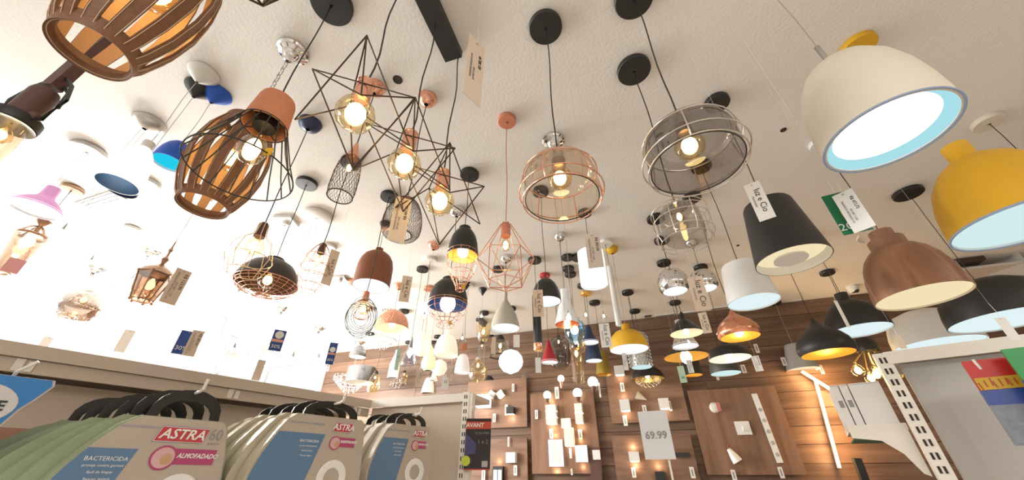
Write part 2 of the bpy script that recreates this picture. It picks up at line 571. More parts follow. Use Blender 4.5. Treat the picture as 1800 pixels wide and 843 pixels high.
# --- leather strap lanterns
def leather_lantern(root, R, H, nb=13):
    prof = [(1.0, 0), (1.22, .07), (1.5, .22), (1.68, .42), (1.68, .6), (1.52, .78), (1.25, .92), (1.02, 1)]
    for k in range(nb):
        a = 2 * pi * k / nb; b = MB(); vs = []; hw = R * .19
        st = MB(); e1 = []; e2 = []
        for r, z in prof:
            rr = r * R; w = hw * (.85 + .35 * (r - 1) / .7)
            for t, off in ((-w, 0), (w, 0), (w, -.004), (-w, -.004)):
                q = rr + off
                vs.append((q * cos(a) - t * sin(a), q * sin(a) + t * cos(a), z * H))
            for t, e in ((-w * .8, e1), (w * .8, e2)):
                q = rr + .0008
                e.append((q * cos(a) - t * sin(a), q * sin(a) + t * cos(a), z * H))
        fs = []
        for i in range(len(prof) - 1):
            for j in range(4):
                fs.append((i * 4 + j, i * 4 + (j + 1) % 4, (i + 1) * 4 + (j + 1) % 4, (i + 1) * 4 + j))
        b.add(vs, fs)
        b.m = [(1 if j % 4 == 2 else 0) for j in range(len(b.f))]
        o = b.build('leather_strap', [leather, suede], root)
        st.tube(e1, .0007, 4); st.tube(e2, .0007, 4)
        st.build('stitching', stitch, o)
    for z in (0, H):
        b = MB(); b.lathe([(R * .93, 0), (R * .90, .006), (R * 1.08, .026), (R * 1.13, .024), (R * 1.06, -.006), (R * .93, 0)], 44)
        b.ring(R * 1.0, -.003, .0008, 44, 1)
        b.build('leather_ring', [leather, stitch], root, loc=(0, 0, z if z == 0 else z - .02))
    MB().box((0, 0, 0), (2 * R, .008, .004)).box((0, 0, 0), (.008, 2 * R, .004)).build('cross_bar', darkw, root, loc=(0, 0, H - .004))
    cyl_cap(root, .018, .016, H * .72, H * .98, bronze)
    bulb(root, H * .74, .042, 'globe', power=5.0, col=(1, .72, .40))


pend('strap_lantern', 'large brown leather strap lantern cut by the top edge at the upper left', 'pendant lamp', (162, 88), 150, -73, -198, leather_lantern, cstyle='disc')
pend('strap_lantern', 'brown leather strap lantern half behind the black wire cage with terracotta cap', 'pendant lamp', (357, 360), 90, 222, 90, leather_lantern,
     cmat=chrome, cstyle='stepped', cr=.06, chain=True, cord=steel)


# --- terracotta pot with black wire cage
def pot_cage(root, R, H):
    pr = R * .47; pz = H * .60
    b = MB(); b.lathe([(pr, pz), (pr * .98, pz + .01), (pr * .84, H * .97), (pr * .8, H), (.004, H)], 40, 0)
    b.lathe([(.004, H - .005), (pr * .78, H - .005), (pr * .94, pz), (pr, pz)], 40, 0)
    b.build('shade', terra, root)
    c = MB(); wires(c, R, H, [(1, 0), (.48, .60)], [(.47, .60), (.80, .2), (1, 0)], 16, .0018)
    c.tube([(-pr, 0, pz), (pr, 0, pz)], .0018); c.tube([(0, -pr, pz), (0, pr, pz)], .0018)
    c.build('wire_cage', black, root)
    cyl_cap(root, .028, .022, H * .58, H * .85, black)
    bulb(root, H * .58, .034, 'drop', power=1.5, col=(1, .72, .4))
    MB().box((R * .86, -R * .5, H * .02), (.018, .002, .022)).build('sticker', yellow, root)


pend('cage_pendant', 'terracotta pot shade with a flared black wire cage and bright filament bulb', 'pendant lamp', (422, 300), 197, 178, 5, pot_cage, cr=.075)


# --- three star frames on one black bar
def star_pendant():
    spec = [((625, 200), 34, .86), ((711, 287), 29, 1.0), ((773, 353), 26, 1.085)]
    offs = dict(T=(20, -138, -.02), A=(-107, 10, -.03), C=(95, 56, .02), Y=(-10, -14, .09), L=(-76, -79, .03), R=(106, -28, .03), B=(-5, 97, -.02), X=(10, -33, -.07))
    edges = ['TA', 'TC', 'AY', 'CY', 'TY', 'LR', 'LB', 'RB', 'LX', 'XR', 'BY', 'TX']
    c0 = at_depth(625, 200, .86)
    vv = {k: at_depth(625 + dx, 200 + dy, .86 + dt) - c0 for k, (dx, dy, dt) in offs.items()}
    cs = []
    for (x, y), r, t in spec:
        cs.append(at_depth(x, y, t))
    a = at_height(727, -60, CEIL); b_ = at_height(797, 92, CEIL)
    root = thing('star_pendant_cluster', 'three copper bulb holders inside dark wire star frames hung from one long black ceiling bar', 'pendant lamp', (a + b_) / 2)
    o = root.location.copy()
    d = (b_ - a); ang = atan2(d.y, d.x)
    MB().box((0, 0, -.02), (d.length + .02, .075, .04), M=Matrix.Rotation(ang, 4, 'Z')).build('ceiling_bar', black, root, smooth=False)
    for i, c in enumerate(cs):
        q = c - o; R = [34, 29, 26][i] * [.86, 1.0, 1.085][i] / F
        # socket above the bulb, vertical
        zs = R * 1.35
        MB().lathe([(R * .42, 0), (R * .46, .008), (R * .46, .062), (R * .50, .064), (R * .50, .068), (.004, .07)], 28, cap0=True).build('socket', [rose], root, loc=q + Vector((0, 0, zs - .012)))
        bulb(root, q.z + R * 1.5, R, 'globe', power=1.8, col=(1, .72, .38), x=q.x, y=q.y)
        e = MB(); s = [1, 1, .97][i]
        for ed in edges: e.tube([vv[ed[0]] * s, vv[ed[1]] * s], .0019, 5)
        e.build('star_frame', darkw, root, loc=q)
        top = Vector((q.x, q.y, zs + .058 + q.z))
        e = MB(); pts = [top]
        far = Vector((0, 0, 0)) + d.normalized() * [-.22, .02, .17][i] * 1.0
        N = 9
        tgt = Vector((q.x * .55 + far.x * .45, q.y * .55 + far.y * .45, -.035)) if i == 1 else Vector((q.x, q.y, -.035))
        tgt = Vector((far.x, far.y, -.035)) if i == 1 else tgt
        for j in range(1, N + 1):
            f = j / N; p = top.lerp(tgt, f)
            p.x += .006 * sin(3 * f * pi + i); p.y += .004 * sin(2 * f * pi)
            pts.append(p)
        e.tube(pts, .0024, 6); e.build('cord', black, root)


star_pendant()


# --- mesh lamps
def weave(root, R, H, prof, n, turns, r=.0009, mat=darkw):
    b = MB()
    L = []
    N = 15
    def P(f):
        f *= len(prof) - 1; i = min(int(f), len(prof) - 2); g = f - i
        return prof[i][0] * (1 - g) + prof[i + 1][0] * g, prof[i][1] * (1 - g) + prof[i + 1][1] * g
    for sgn in (1, -1):
        for k in range(n):
            a = 2 * pi * k / n
            b.tube([(P(j / N)[0] * R * cos(a + sgn * turns * j / N), P(j / N)[0] * R * sin(a + sgn * turns * j / N), P(j / N)[1] * H) for j in range(N + 1)], r, 3)
    b.ring(prof[0][0] * R, prof[0][1] * H, .0022, 36)
    return b.build('wire_mesh', mat, root, kind='stuff')


def mesh_bottle(root, R, H):
    weave(root, R, H, [(.92, 0), (1, .12), (.98, .38), (.88, .55), (.62, .68), (.38, .72)], 26, 2.0, .0007, darkw)
    cyl_cap(root, .024, .008, H * .69, H, rose)
    bulb(root, H * .66, .017, 'drop', power=.8, col=(1, .72, .4))


def mesh_dome(root, R, H):
    weave(root, R, H, [(.56, .0), (.8, -.03), (.97, .08), (1.0, .28), (.93, .5), (.75, .72), (.5, .86), (.25, .92)], 50, 1.2, .0006)
    cyl_cap(root, .022, .012, H * .86, H * 1.0, rose)
    cyl_cap(root, .02, .018, H * .55, H * .88, rose, 'inner_socket')
    bulb(root, H * .56, .02, 'warm', power=.5, col=(1, .6, .3))


pend('mesh_pendant', 'small bottle-shaped dark wire mesh lamp with a copper cone top, under the first star', 'pendant lamp', (597, 345), 49, 252, 153, mesh_bottle, cmat=rose, cstyle='dome', cr=.045)
pend('mesh_pendant', 'rounded dark wire mesh dome lamp with an open ring underneath, behind a beige price tag', 'pendant lamp', (703, 412), 72, 345, 172, mesh_dome, cmat=rose, cstyle='dome', cr=.045)


# --- glass bells with wire guards
def guard_glass(root, R, H, gmat=g_champ, wmat=rose, cap=steel, n=6, wr=.0018):
    MB().lathe([(r * R, z * H) for r, z in [(.86, .02), (.88, .2), (.87, .44), (.81, .56), (.62, .66), (.32, .73), (.15, .78), (.12, .82)]], 48).build('glass_bell', gmat, root)
    MB().ring(.86 * R, .02 * H, .0016, 48).build('glass_rim', darkw if gmat == g_champ else black, root)
    c = MB(); wires(c, R, H, [(1, .13), (.92, 0), (.9, .47)], [(.92, 0), (1, .13), (.9, .47)], n, wr)
    c.build('wire_guard', wmat, root)
    MB().lathe([(.13 * R, H * .74), (.15 * R, H * .80), (.15 * R, H * .9), (.08 * R, H * .97), (.02 * R, H)], 24, cap0=True).build('cap', cap, root)
    cyl_cap(root, .02, .02, H * .60, H * .78, bronze)
    bulb(root, H * .68, R * .30, 'globe', power=1.6, col=(1, .72, .38))


pend('glass_guard_pendant', 'amber glass bell lamp in copper wire hoops with a glowing globe bulb', 'pendant lamp', (988, 352), 152, 262, 45, guard_glass, cr=.065)
pend('glass_guard_pendant', 'large smoked glass bell lamp in silvery wire hoops with a glowing globe bulb', 'pendant lamp', (1226, 293), 196, 203, -5, guard_glass, cr=.07, kw=dict(gmat=g_smoke, wmat=silverw))


def guard_jar(root, R, H):
    MB().lathe([(r * R, z * H) for r, z in [(.70, .06), (.74, .3), (.72, .62), (.6, .76), (.3, .84), (.26, .9)]], 40).build('glass_jar', g_smoke2, root)
    c = MB(); wires(c, R, H, [(.9, 0), (1, .14), (1, .45), (1, .68)], [(.9, 0), (1, .14), (1, .68), (.6, .84), (.3, .9)], 8, .0014)
    c.build('wire_guard', silverw, root)
    MB().lathe([(.42 * R, H * .8), (.42 * R, H * .84), (.28 * R, H * .9), (.1 * R, H * .98), (.02 * R, H)], 24, cap0=True).build('cap', chrome, root)
    bulb(root, H * .8, R * .17, 'drop', power=.9, col=(1, .75, .42))


pend('glass_guard_pendant', 'small smoked glass jar lamp in silvery wire hoops, hanging below the large smoked bell', 'pendant lamp', (1208, 425), 104, 352, 120, guard_jar, cr=.07)


# --- geometric copper diamond
def diamond(root, R, H):
    z1, z2 = H * .42, H * .06
    A = [(R * cos(k * pi / 3), R * sin(k * pi / 3), z1) for k in range(6)]
    B = [(R * .64 * cos((k + .5) * pi / 3), R * .64 * sin((k + .5) * pi / 3), z2) for k in range(6)]
    T = [(R * .17 * cos(k * pi / 3), R * .17 * sin(k * pi / 3), H * .97) for k in range(6)]
    b = MB(); w = .0019
    for k in range(6):
        b.tube([A[k], A[(k + 1) % 6]], w, 5); b.tube([B[k], B[(k + 1) % 6]], w, 5)
        b.tube([A[k], B[k]], w, 5); b.tube([A[(k + 1) % 6], B[k]], w, 5)
        b.tube([T[k], A[k]], w, 5); b.tube([(0, 0, H * .97), T[k]], w, 5)
        b.tube([B[k], (0, 0, 0)], w, 5)
    b.build('wire_frame', rose, root)
    cyl_cap(root, R * .17, R * .17, H * .76, H * .97, copperp)
    bulb(root, H * .77, R * .17, 'drop', power=1.0, col=(1, .74, .42))


pend('diamond_pendant', 'copper wire diamond-shaped geometric cage lamp with a single filament bulb', 'pendant lamp', (888, 505), 106, 390, 209, diamond, cmat=copperp, cr=.045, cord=copperp)


# --- dome shades, right side
def ribbed_dome(root, R, H):
    shell(root, R, H, [(1, 0), (1, .12), (.985, .3), (.93, .5), (.82, .68), (.62, .84), (.36, .95), (.12, 1)], cream, whiteg, 56, thick=.006)
    b = MB()
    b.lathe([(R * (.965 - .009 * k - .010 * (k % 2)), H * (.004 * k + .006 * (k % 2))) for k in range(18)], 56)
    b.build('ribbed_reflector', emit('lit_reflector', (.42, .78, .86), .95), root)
    MB().lathe([(R * .80, 0), (.001, .002)], 48).build('diffuser', e_white, root, loc=(0, 0, H * .07))
    MB().ring(R, 0, .0025, 56).build('rim_band', pbr('blue_grey_rim', (.3, .38, .55), .4), root)
    MB().lathe([(.006, 0), (.006, .075), (.002, .08)], 14, cap0=True).build('stem', steel, root, loc=(0, 0, H))


pend('dome_pendant', 'largest cream white dome lamp with a ribbed bright blue-white inside, at the upper right', 'pendant lamp', (1563, 237), 250, 112, -71, ribbed_dome, cmat=white, cord=steel, wire=.0012)


def D(label, rim, w, top, can, name='dome_pendant', cat='pendant lamp', cmat=black, cstyle='disc', cr=.055, cord=black, wire=.0018, chain=False, ndrop=1, **kw):
    return pend(name, label, cat, rim, w, top, can, shade_body, cmat, cstyle, cr, cord, wire, chain, kw, ndrop=ndrop)


D('big mustard yellow dome lamp with short neck, cut by the right edge', (1803, 392), 294, 258, 78, prof=P_DOMEN, outer=yellow, cmat=yellow, cr=.06, cord=steel, diff=e_pale, disc_in=.02, rimm=pbr('blue_grey_rim', (.3, .38, .55), .4))
D('matte black drum lamp with white lining and round inner baffle', (1394, 458), 138, 362, 178, name='drum_pendant', prof=P_FRUST, outer=black, inner=white, lit='disc', diff=e_cream, disc_in=.12)
MB().lathe([(.001, 0), (.052, 0), (.05, .006), (.001, .008)], 32).build('baffle', white, bpy.data.objects['drum_pendant'], loc=(-.005, .0, .004))
D('pale grey-white tapered drum lamp with lit disc, left of the black drum lamp', (1325, 531), 95, 465, 290, name='drum_pendant', prof=[(1, 0), (.80, .88), (.74, .97), (.6, 1), (.03, 1)], outer=whiteg, diff=e_cool, disc_in=.03)


def wood_dome(root, R, H):
    shade_body(root, R, H, prof=[(1, 0), (.985, .14), (.94, .32), (.85, .48), (.72, .60), (.55, .69), (.42, .72)], outer=walnut, inner=cream, diff=e_cream, disc_in=.02, rimm=None)
    MB().lathe([(R * .42, H * .70), (R * .42, H * .86), (R * .28, H * .865), (R * .28, H), (.003, H)], 32).build('neck', walnut, root)


pend('wood_pendant', 'turned walnut wood dome lamp with stepped neck and cream glowing inside', 'pendant lamp', (1622, 522), 180, 408, 250, wood_dome, cmat=white)
D('wide flat black dome lamp cut by the right edge, above the right shelf', (1768, 563), 222, 497, 337, prof=[(1, 0), (.99, .25), (.93, .55), (.8, .8), (.55, .95), (.2, 1), (.03, 1)], diff=e_cool, disc_in=.03, cr=.075)
D('wide white dome lamp beneath the wooden dome lamp, just above the right shelf', (1650, 607), 170, 548, 455, prof=[(1, 0), (.98, .3), (.9, .6), (.72, .85), (.4, .98), (.03, 1)], outer=white, diff=e_cool, disc_in=.03)
D('matte black dome lamp with small round neck, left of the wooden dome', (1512, 581), 117, 516, 412, prof=P_DOMEN, diff=e_cool, disc_in=.03)
D('black onion-shaped lamp with a glowing gold inside', (1456, 622), 106, 560, 390, name='onion_pendant', prof=P_ONION, inner=goldm, lit='bulb', power=1.6, lcol=(1, .62, .25), bz=.3, br=.02)
D('polished copper onion-shaped lamp with orange inside and small bulb', (1301, 592), 78, 545, 345, name='onion_pendant', prof=P_ONION, outer=copper, inner=goldm, lit='bulb', power=1.0, lcol=(1, .66, .3), bz=.25, br=.02)
D('black flat bell lamp with pinkish white inside and a bare bulb, beneath the copper onion', (1283, 630), 77, 600, 468, name='bell_pendant', prof=[(1, 0), (.96, .2), (.85, .5), (.65, .66), (.35, .7), (.2, .74), (.18, 1), (.03, 1)], inner=whiteg, lit='bulb', power=.8, bz=.3, br=.028, lcol=(1, .75, .6))
D('small dark drum lamp with pale blue lit disc, lowest under the black flat bell', (1276, 656), 55, 638, 505, name='drum_pendant', prof=[(1, 0), (.95, .9), (.9, 1), (.03, 1)], outer=pbr('slate_paint', (.06, .07, .08), .5), diff=e_pale)
D('small black bell lamp with long pointed neck and cream inside', (1207, 586), 60, 548, 420, name='bell_pendant', prof=P_BELL, inner=cream, lit='bulb', power=.6, bz=.15, br=.018)
D('chrome bell lamp with white lit disc, right under the small black bell', (1205, 609), 48, 562, 460, name='bell_pendant', prof=P_BELL[:3] + [(.6, .4), (.5, .55), (.36, .7), (.33, .98), (.05, 1)], outer=chrome, diff=e_white)
D('flat black dish lamp with gold lining and a big white bulb', (1206, 627), 80, 609, 500, name='dish_pendant', prof=[(1, 0), (.9, .25), (.6, .55), (.3, .8), (.1, 1), (.03, 1)], inner=goldm, lit='bulb', power=.8, bz=.3, br=.045)
D('small black cylinder lamp with glowing gold rim, under the dish lamp', (1220, 659), 31, 630, 530, name='cylinder_pendant', prof=[(1, 0), (.95, .95), (.9, 1), (.03, 1)], inner=goldm, lit='disc', diff=emit('gold_lit', (1, .45, .05), 1.0), disc_in=.06)
D('chrome ball lamp with a white glowing opening, left of a hanging beige tag', (1187, 512), 56, 474, 382, name='ball_pendant', prof=P_SPHERE, outer=chrome, diff=e_white, cr=.06)
D('chrome ball lamp half behind a hanging beige tag', (1241, 507), 50, 475, 425, name='ball_pendant', prof=P_SPHERE, outer=chrome, diff=e_white, cmat=chrome, cstyle='dome', cr=.05)
D('small mustard yellow dome lamp with tall neck in front of the wood wall', (1106, 614), 69, 570, 436, prof=P_DOMEN[:5] + [(.36, .70), (.24, .74), (.22, .78), (.21, 1), (.03, 1)], outer=yellow, cmat=yellow, cstyle='dome', cr=.05, diff=emit('cool_bright', (.8, .9, 1.0), 1.5), disc_in=.02, cord=steel)
D('short white tube spotlight hanging slanted-looking beside the yellow ceiling rose', (1088, 572), 10.5, 468, 425, name='tube_pendant', prof=[(1, 0), (1, .99), (.9, 1), (.03, 1)], outer=white, diff=e_white, cmat=white)
D('white glowing cylinder lamp behind a large price card', (1045, 500), 48, 440, 372, name='cylinder_pendant', prof=[(1, 0), (1, .93), (.7, .95), (.35, .96), (.3, 1), (.03, 1)], outer=opal('opal_tube', (.88, .92, .94), .85), diff=e_white, cr=.045)
D('black egg-shaped dome lamp with white lit inside, behind a beige name tag', (961, 530), 51, 489, 334, prof=P_DOME, diff=e_white, cr=.05)
D('grey-beige bell lamp with slim neck, right of the black ceiling cones', (888, 577), 51, 512, 452, name='bell_pendant', prof=[(1, 0), (.93, .15), (.78, .34), (.58, .5), (.34, .64), (.17, .74), (.13, .82), (.15, .95), (.1, 1), (.03, 1)], outer=pbr('stone_paint', (.50, .46, .38), .6), diff=e_white, cmat=chrome, cstyle='dome', cr=.05)
D('white cone lamp with wooden neck and copper inside', (997, 570), 43, 509, 413, name='cone_pendant', prof=[(1, 0), (.8, .25), (.52, .6), (.36, .72), (.33, .73), (.33, 1), (.03, 1)], outer=whiteg, inner=copper, lit='bulb', power=.5, bz=.1, br=.02, cmat=chrome, cstyle='dome', cr=.045)
D('slim black tube lamp with a copper end', (946, 616), 15.5, 520, 455, name='tube_pendant', prof=[(1, 0), (1, .98), (.95, 1), (.03, 1)], outer=black, diff=emit('gold_lit', (1, .45, .05), 1.0), disc_in=.02, cr=.055)
D('small red cone lamp beside the copper-ended black tube', (966, 637), 30, 595, 482, name='cone_pendant', prof=P_CONE, outer=redp, diff=e_white, cmat=redp, cr=.045)
D('dark navy cone lamp with a wide white lit rim', (1037, 602), 32, 572, 500, name='cone_pendant', prof=[(1, 0), (.45, .5), (.3, .9), (.2, 1), (.03, 1)], outer=navy, diff=e_white)
D('dark navy bucket lamp with white lit rim, above the mustard cone', (1044, 634), 30, 601, 514, name='bucket_pendant', prof=[(1, 0), (.7, .95), (.6, 1), (.03, 1)], outer=navy, diff=e_white, cmat=goldm, cr=.05)
D('dim mustard cone lamp lowest beside the navy bucket', (1062, 658), 28, 618, 530, name='cone_pendant', prof=[(1, 0), (.62, .97), (.5, 1), (.03, 1)], outer=pbr('olive_mustard', (.36, .24, .03), .5), inner=goldm, lit='none')
D('creamy white dome lamp with pale neck under the rose wire cage', (783, 625), 43, 576, 496, prof=P_DOMEN[:5] + [(.34, .66), (.24, .72), (.23, 1), (.03, 1)], outer=e_opal, diff=e_opal, cmat=white, cord=steel)
D('frosted white bell lamp with a terracotta cap', (812, 655), 27, 612, 500, name='bell_pendant', prof=[(1, 0), (.9, .35), (.7, .62), (.42, .74)], outer=opal('frost_lit', (.88, .80, .77), .4), diff=e_white, neck=(terra, .026, .05), cmat=white)
D('royal blue dome lamp with cyan inside at the left', (296, 286), 62, 250, 164, prof=P_DOME, outer=bluep, cmat=bluep, cstyle='cone', cr=.06, cord=steel, diff=emit('cyan_diffuser', (.02, .62, .85), 1.0), wire=.0014)
D('white bell lamp with slate blue inside at the left, under the dark ceiling cone', (206, 324), 82, 258, 128, name='bell_pendant', prof=P_DOME, outer=opal('opal_white_shade', (.90, .92, .92), .8), inner=pbr('slate_blue', (.06, .12, .20), .5), lit='bulb', bk='white', br=.028, bz=.45, cmat=white, cstyle='cone', cr=.06, cord=steel, wire=.0014, neck=(white, .018, .03))
D('small dark dome lamp hidden behind the white bell, under the dark ceiling cone', (214, 336), 56, 300, 154, prof=P_DOME, outer=navy, inner=navy, lit='none', cmat=black, cstyle='cone', cr=.06, cord=steel, wire=.0014)
D('washed-out pink wide bell lamp at the far left', (62, 368), 104, 330, 262, name='bell_pendant', prof=[(1, 0), (.8, .22), (.55, .4), (.36, .5), (.3, .6), (.28, .98), (.03, 1)], outer=pbr('orchid_pink', (.90, .45, .88), .5), lit='disc', diff=e_white, cmat=steel, cr=.075, cord=steel, wire=.0012, ndrop=2)
D('brown stitched leather pot lamp with bright white inside', (652, 503), 66, 437, 392, name='pot_pendant', prof=P_TALL, outer=leather2, diff=e_white, disc_in=.02, cstyle='cone', cr=.04)
D('hammered copper half-dome lamp with cream inside', (688, 577), 60, 545, 500, prof=P_DOME, outer=pbr('hammered_copper', (.72, .36, .24), .3, .8, .3, 45, 1.0), inner=cream, lit='bulb', power=.7, bz=.35, br=.03, cmat=rose, cstyle='dome')
D('milky white globe lamp like a moon, brightest above the black wall cube', (898, 657), 44, 614, 540, name='globe_pendant', prof=[(.05, 0), (.6, .12), (.92, .32), (1, .5), (.92, .7), (.6, .9), (.1, 1)], outer=opal('moon_globe', (.88, .93, .96), .9), lit='none')
D('tall white drop-shaped glass lamp left of the creamy dome', (739, 626), 36, 585, 505, name='globe_pendant', prof=[(.1, 0), (.7, .1), (1, .4), (.85, .72), (.4, .95), (.1, 1)], outer=e_opal, lit='none', cmat=copperp, cord=copperp, ndrop=2)
D('pear-shaped yellowish opal glass lamp below the white drop lamp', (752, 651), 26, 606, 520, name='globe_pendant', prof=[(.5, 0), (.95, .12), (1, .3), (.75, .6), (.45, .85), (.1, 1)], outer=opal('opal_yellow', (.90, .84, .52), .6), lit='none', cmat=white, cord=steel)
D('ribbed milky glass globe lamp with dark cap', (771, 660), 28, 632, 540, name='globe_pendant', prof=[(.1, 0), (.7, .12), (1, .45), (.8, .82), (.35, .97), (.3, 1), (.05, 1)], outer=e_opal, lit='none')
D('slim white glass bottle lamp with a green and white card', (690, 664), 19, 615, 545, name='bottle_pendant', prof=[(1, 0), (.95, .45), (.5, .75), (.3, .85), (.28, 1), (.05, 1)], outer=opal('opal_cool', (.86, .92, .91), .55), lit='none')
D('white tapered glass shade standing just above the left shelf end', (752, 691), 24, 664, 600, name='cone_pendant', prof=[(1, 0), (.9, .4), (.55, .95), (.4, 1), (.05, 1)], outer=e_opal, lit='none')
D('tiny crimson dome lamp with white light, beneath the frosted bell', (817, 669), 15, 654, 600, prof=P_DOME, outer=pbr('crimson_paint', (.8, .02, .1), .4), diff=e_white, cmat=redp)  # shade in one even crimson paint
D('small black dome lamp with a blue-white light, above the white wall cubes', (860, 678), 21, 655, 590, prof=P_DOMEN, diff=e_white)


# --- spheres etc. with special bodies
def dish_net(root, R, H):
    shell(root, R, H, [(1, 0), (.99, .12), (.9, .4), (.7, .68), (.45, .84), (.3, .9), (.28, 1), (.03, 1)], pbr('dark_brown_black', (.035, .025, .022), .4), pbr('brown_lining', (.10, .05, .03), .5))
    b = MB(); D_ = -R * .42
    prof = [(R * cos(a), D_ * sin(a)) for a in [j * pi / 2 / 7 for j in range(8)]]
    for j, (r, z) in enumerate(prof[:-1]): b.ring(r, z, .0016, 36)
    for k in range(20):
        a = 2 * pi * k / 20
        b.tube([(r * cos(a), r * sin(a), z) for r, z in prof], .0016, 4)
    b.build('wire_net', rose, root)
    bulb(root, H * .55, .04, 'globe', power=1.2, col=(1, .68, .34))


pend('dish_pendant', 'wide black dish lamp closed by a copper wire net bowl', 'pendant lamp', (468, 498), 115, 455, 320, dish_net, cr=.06)


def egg_cage(root, R, H, mat=rose, nr=5, n=9, power=.9, bk='drop'):
    prof = [(.45, 0), (.78, .12), (.97, .3), (1, .48), (.85, .7), (.5, .88), (.25, .97)]
    b = MB(); wires(b, R, H, prof[:nr], prof, n, .0014); b.build('wire_cage', mat, root)
    cyl_cap(root, R * .26, R * .24, H * .78, H * 1.0, brownp)
    bulb(root, H * .78, R * .27, bk, power=power, col=(1, .78, .5))


pend('cage_pendant', 'copper wire egg-shaped cage lamp right of the dish lamp', 'pendant lamp', (541, 512), 55, 428, 283, egg_cage, cmat=black)


def splay_cage(root, R, H):
    b = MB(); wires(b, R, H, [(.75, 0), (1, .25)], [(.75, 0), (1, .25), (.8, .55), (.3, .72), (.2, .98)], 8, .0016); b.build('wire_cage', pbr('gilt_wire', (.85, .62, .38), .3, .7), root)
    cyl_cap(root, R * .25, R * .19, H * .70, H, brownp)
    bulb(root, H * .72, R * .42, 'globe', power=1.2, col=(1, .8, .55))


pend('cage_pendant', 'glaring wire cage lamp with a dark ribbed socket, above the dish lamp', 'pendant lamp', (427, 478), 88, 392, 216, splay_cage, cmat=navy, cstyle='dome')


def coil(root, R, H):
    b = MB()
    for k in range(7):
        f = .45 + .55 * k / 6
        M = Matrix.Translation((0, 0, H * .45)) @ Matrix.Rotation(radians(114), 4, 'X') @ Matrix.Rotation(k * .5, 4, 'Z') @ Matrix.Rotation(radians(8 * k - 20), 4, 'Y')
        b.ring(R * f, 0, .002, 40, 0, M)
    b.build('wire_hoops', pbr('grey_wire', (.16, .19, .19), .5), root)
    b = MB()
    for k in range(6):
        M = Matrix.Translation((0, 0, H * .6)) @ Matrix.Rotation(k * pi / 6, 4, 'Z') @ Matrix.Rotation(pi / 2, 4, 'X')
        b.ring(R * .5, 0, .0014, 24, 0, M)
    b.build('inner_hoops', rose, root)
    cyl_cap(root, .018, .016, H * .8, H, copper)
    bulb(root, H * .8, .03, 'globe', power=.9, col=(1, .85, .65))


pend('hoop_pendant', 'grey wire hoops around a glowing copper cage, below the leather pot lamp', 'pendant lamp', (625, 597), 78, 512, 343, coil, cr=.055)


def dome_cage(root, R, H, split=.5, bot=.25, inner=goldm, bk='warm', power=1.0, br=.03, prof=None, bmid=.62):
    zr = split * H
    sp = [(1, 0), (.995, .15), (.93, .42), (.8, .66), (.58, .84), (.42, .9), (.40, 1), (.03, 1)]
    b = shell(root, R, H - zr, sp, black, inner, 36); b.location.z = zr
    pr = prof or [(1, split), (.96, split * .75), (.78, split * .5), (.5, split * .28), (.3, split * .12), (bot, 0)]
    c = MB(); wires(c, R, H, pr + [(1.0, split + .05)], [(1, split + .06)] + pr, 12, .0014); c.build('wire_cage', rose, root)
    bulb(root, H * bmid + br * 1.5, br, bk, power=power, col=(1, .75, .45) if bk == 'warm' else (.7, .85, 1))
    MB().box((R * .25, -R * .2, H * .03), (.016, .003, .02)).build('sticker', yellow, root)


pend('cage_pendant', 'black bell shade over a tapering copper wire basket with warm gold light', 'pendant lamp', (808, 510), 57, 400, 304, dome_cage, cr=.055, kw=dict(split=.52))
pend('cage_pendant', 'black dome with navy inside, bright white bulb and copper wire basket below', 'pendant lamp', (783, 572), 72, 490, 370, dome_cage, cmat=chrome, cstyle='dome', kw=dict(split=.42, inner=navy, bk='white', power=.9, br=.045, bmid=.5, bot=.45))


def glass_lamp(root, R, H, gmat=g_amber, prof=None, cap=black, band=None, bk='drop', br=None, power=.5, col=(1, .76, .45), capr=.4, capz=.82, disc=None):
    prof = prof or [(.75, 0), (.95, .15), (1, .4), (.85, .65), (.5, .8), (.3, .86)]
    MB().lathe([(r * R, z * H) for r, z in prof], 32).build('glass_shade', gmat, root)
    if band: MB().lathe([(R * 1.02, 0), (R * 1.02, H * .06), (R * .96, H * .06), (R * .96, 0), (R * 1.02, 0)], 32).build('rim_band', band, root)
    MB().lathe([(R * capr, H * capz), (R * capr * .95, H * (capz + .08)), (R * capr * .5, H * .97), (.003, H)], 24, cap0=True).build('cap', cap, root)
    bulb(root, H * (capz + .02), br or R * .3, bk, power=power, col=col)


def G(label, rim, w, top, can, name='glass_pendant', cmat=black, cstyle='disc', cr=.05, cord=black, wire=.0016, chain=False, ndrop=1, **kw):
    return pend(name, label, 'pendant lamp', rim, w, top, can, glass_lamp, cmat, cstyle, cr, cord, wire, chain, kw, ndrop=ndrop)


CYL = [(.95, 0), (.97, .5), (.95, .68), (.6, .76), (.3, .8)]
BOT = [(.9, 0), (1, .12), (.7, .38), (.35, .6), (.25, .85)]
TUL = [(1, .98), (.92, .6), (.8, .2), (.5, 0)]
G('smoked glass jar lamp with a long glowing filament behind the red cone', (985, 646), 39, 588, 530, gmat=g_smoke, prof=[(.55, 0), (.9, .1), (1, .3), (.97, .7), (.75, .85), (.3, .9)], capr=.2, capz=.88, br=.016, power=.4, chain=True)
G('clear glass cylinder lamp with black cap and a dark bottom ring', (879, 627), 36, 588, 549, gmat=g_clear, prof=CYL, band=black, capr=.5, capz=.72, br=.024, power=.7)
G('warm upturned glass tulip lamp left of the black-ringed cylinder', (849, 600), 28, 566, 548, gmat=g_amber, prof=TUL, capr=.3, capz=.8, br=.028, power=.8)
G('tall clear glass tube lamp with a long filament, under the warm tulip', (846, 634), 15, 598, 565, gmat=g_clear, prof=CYL, capr=.5, capz=.85, br=.012)
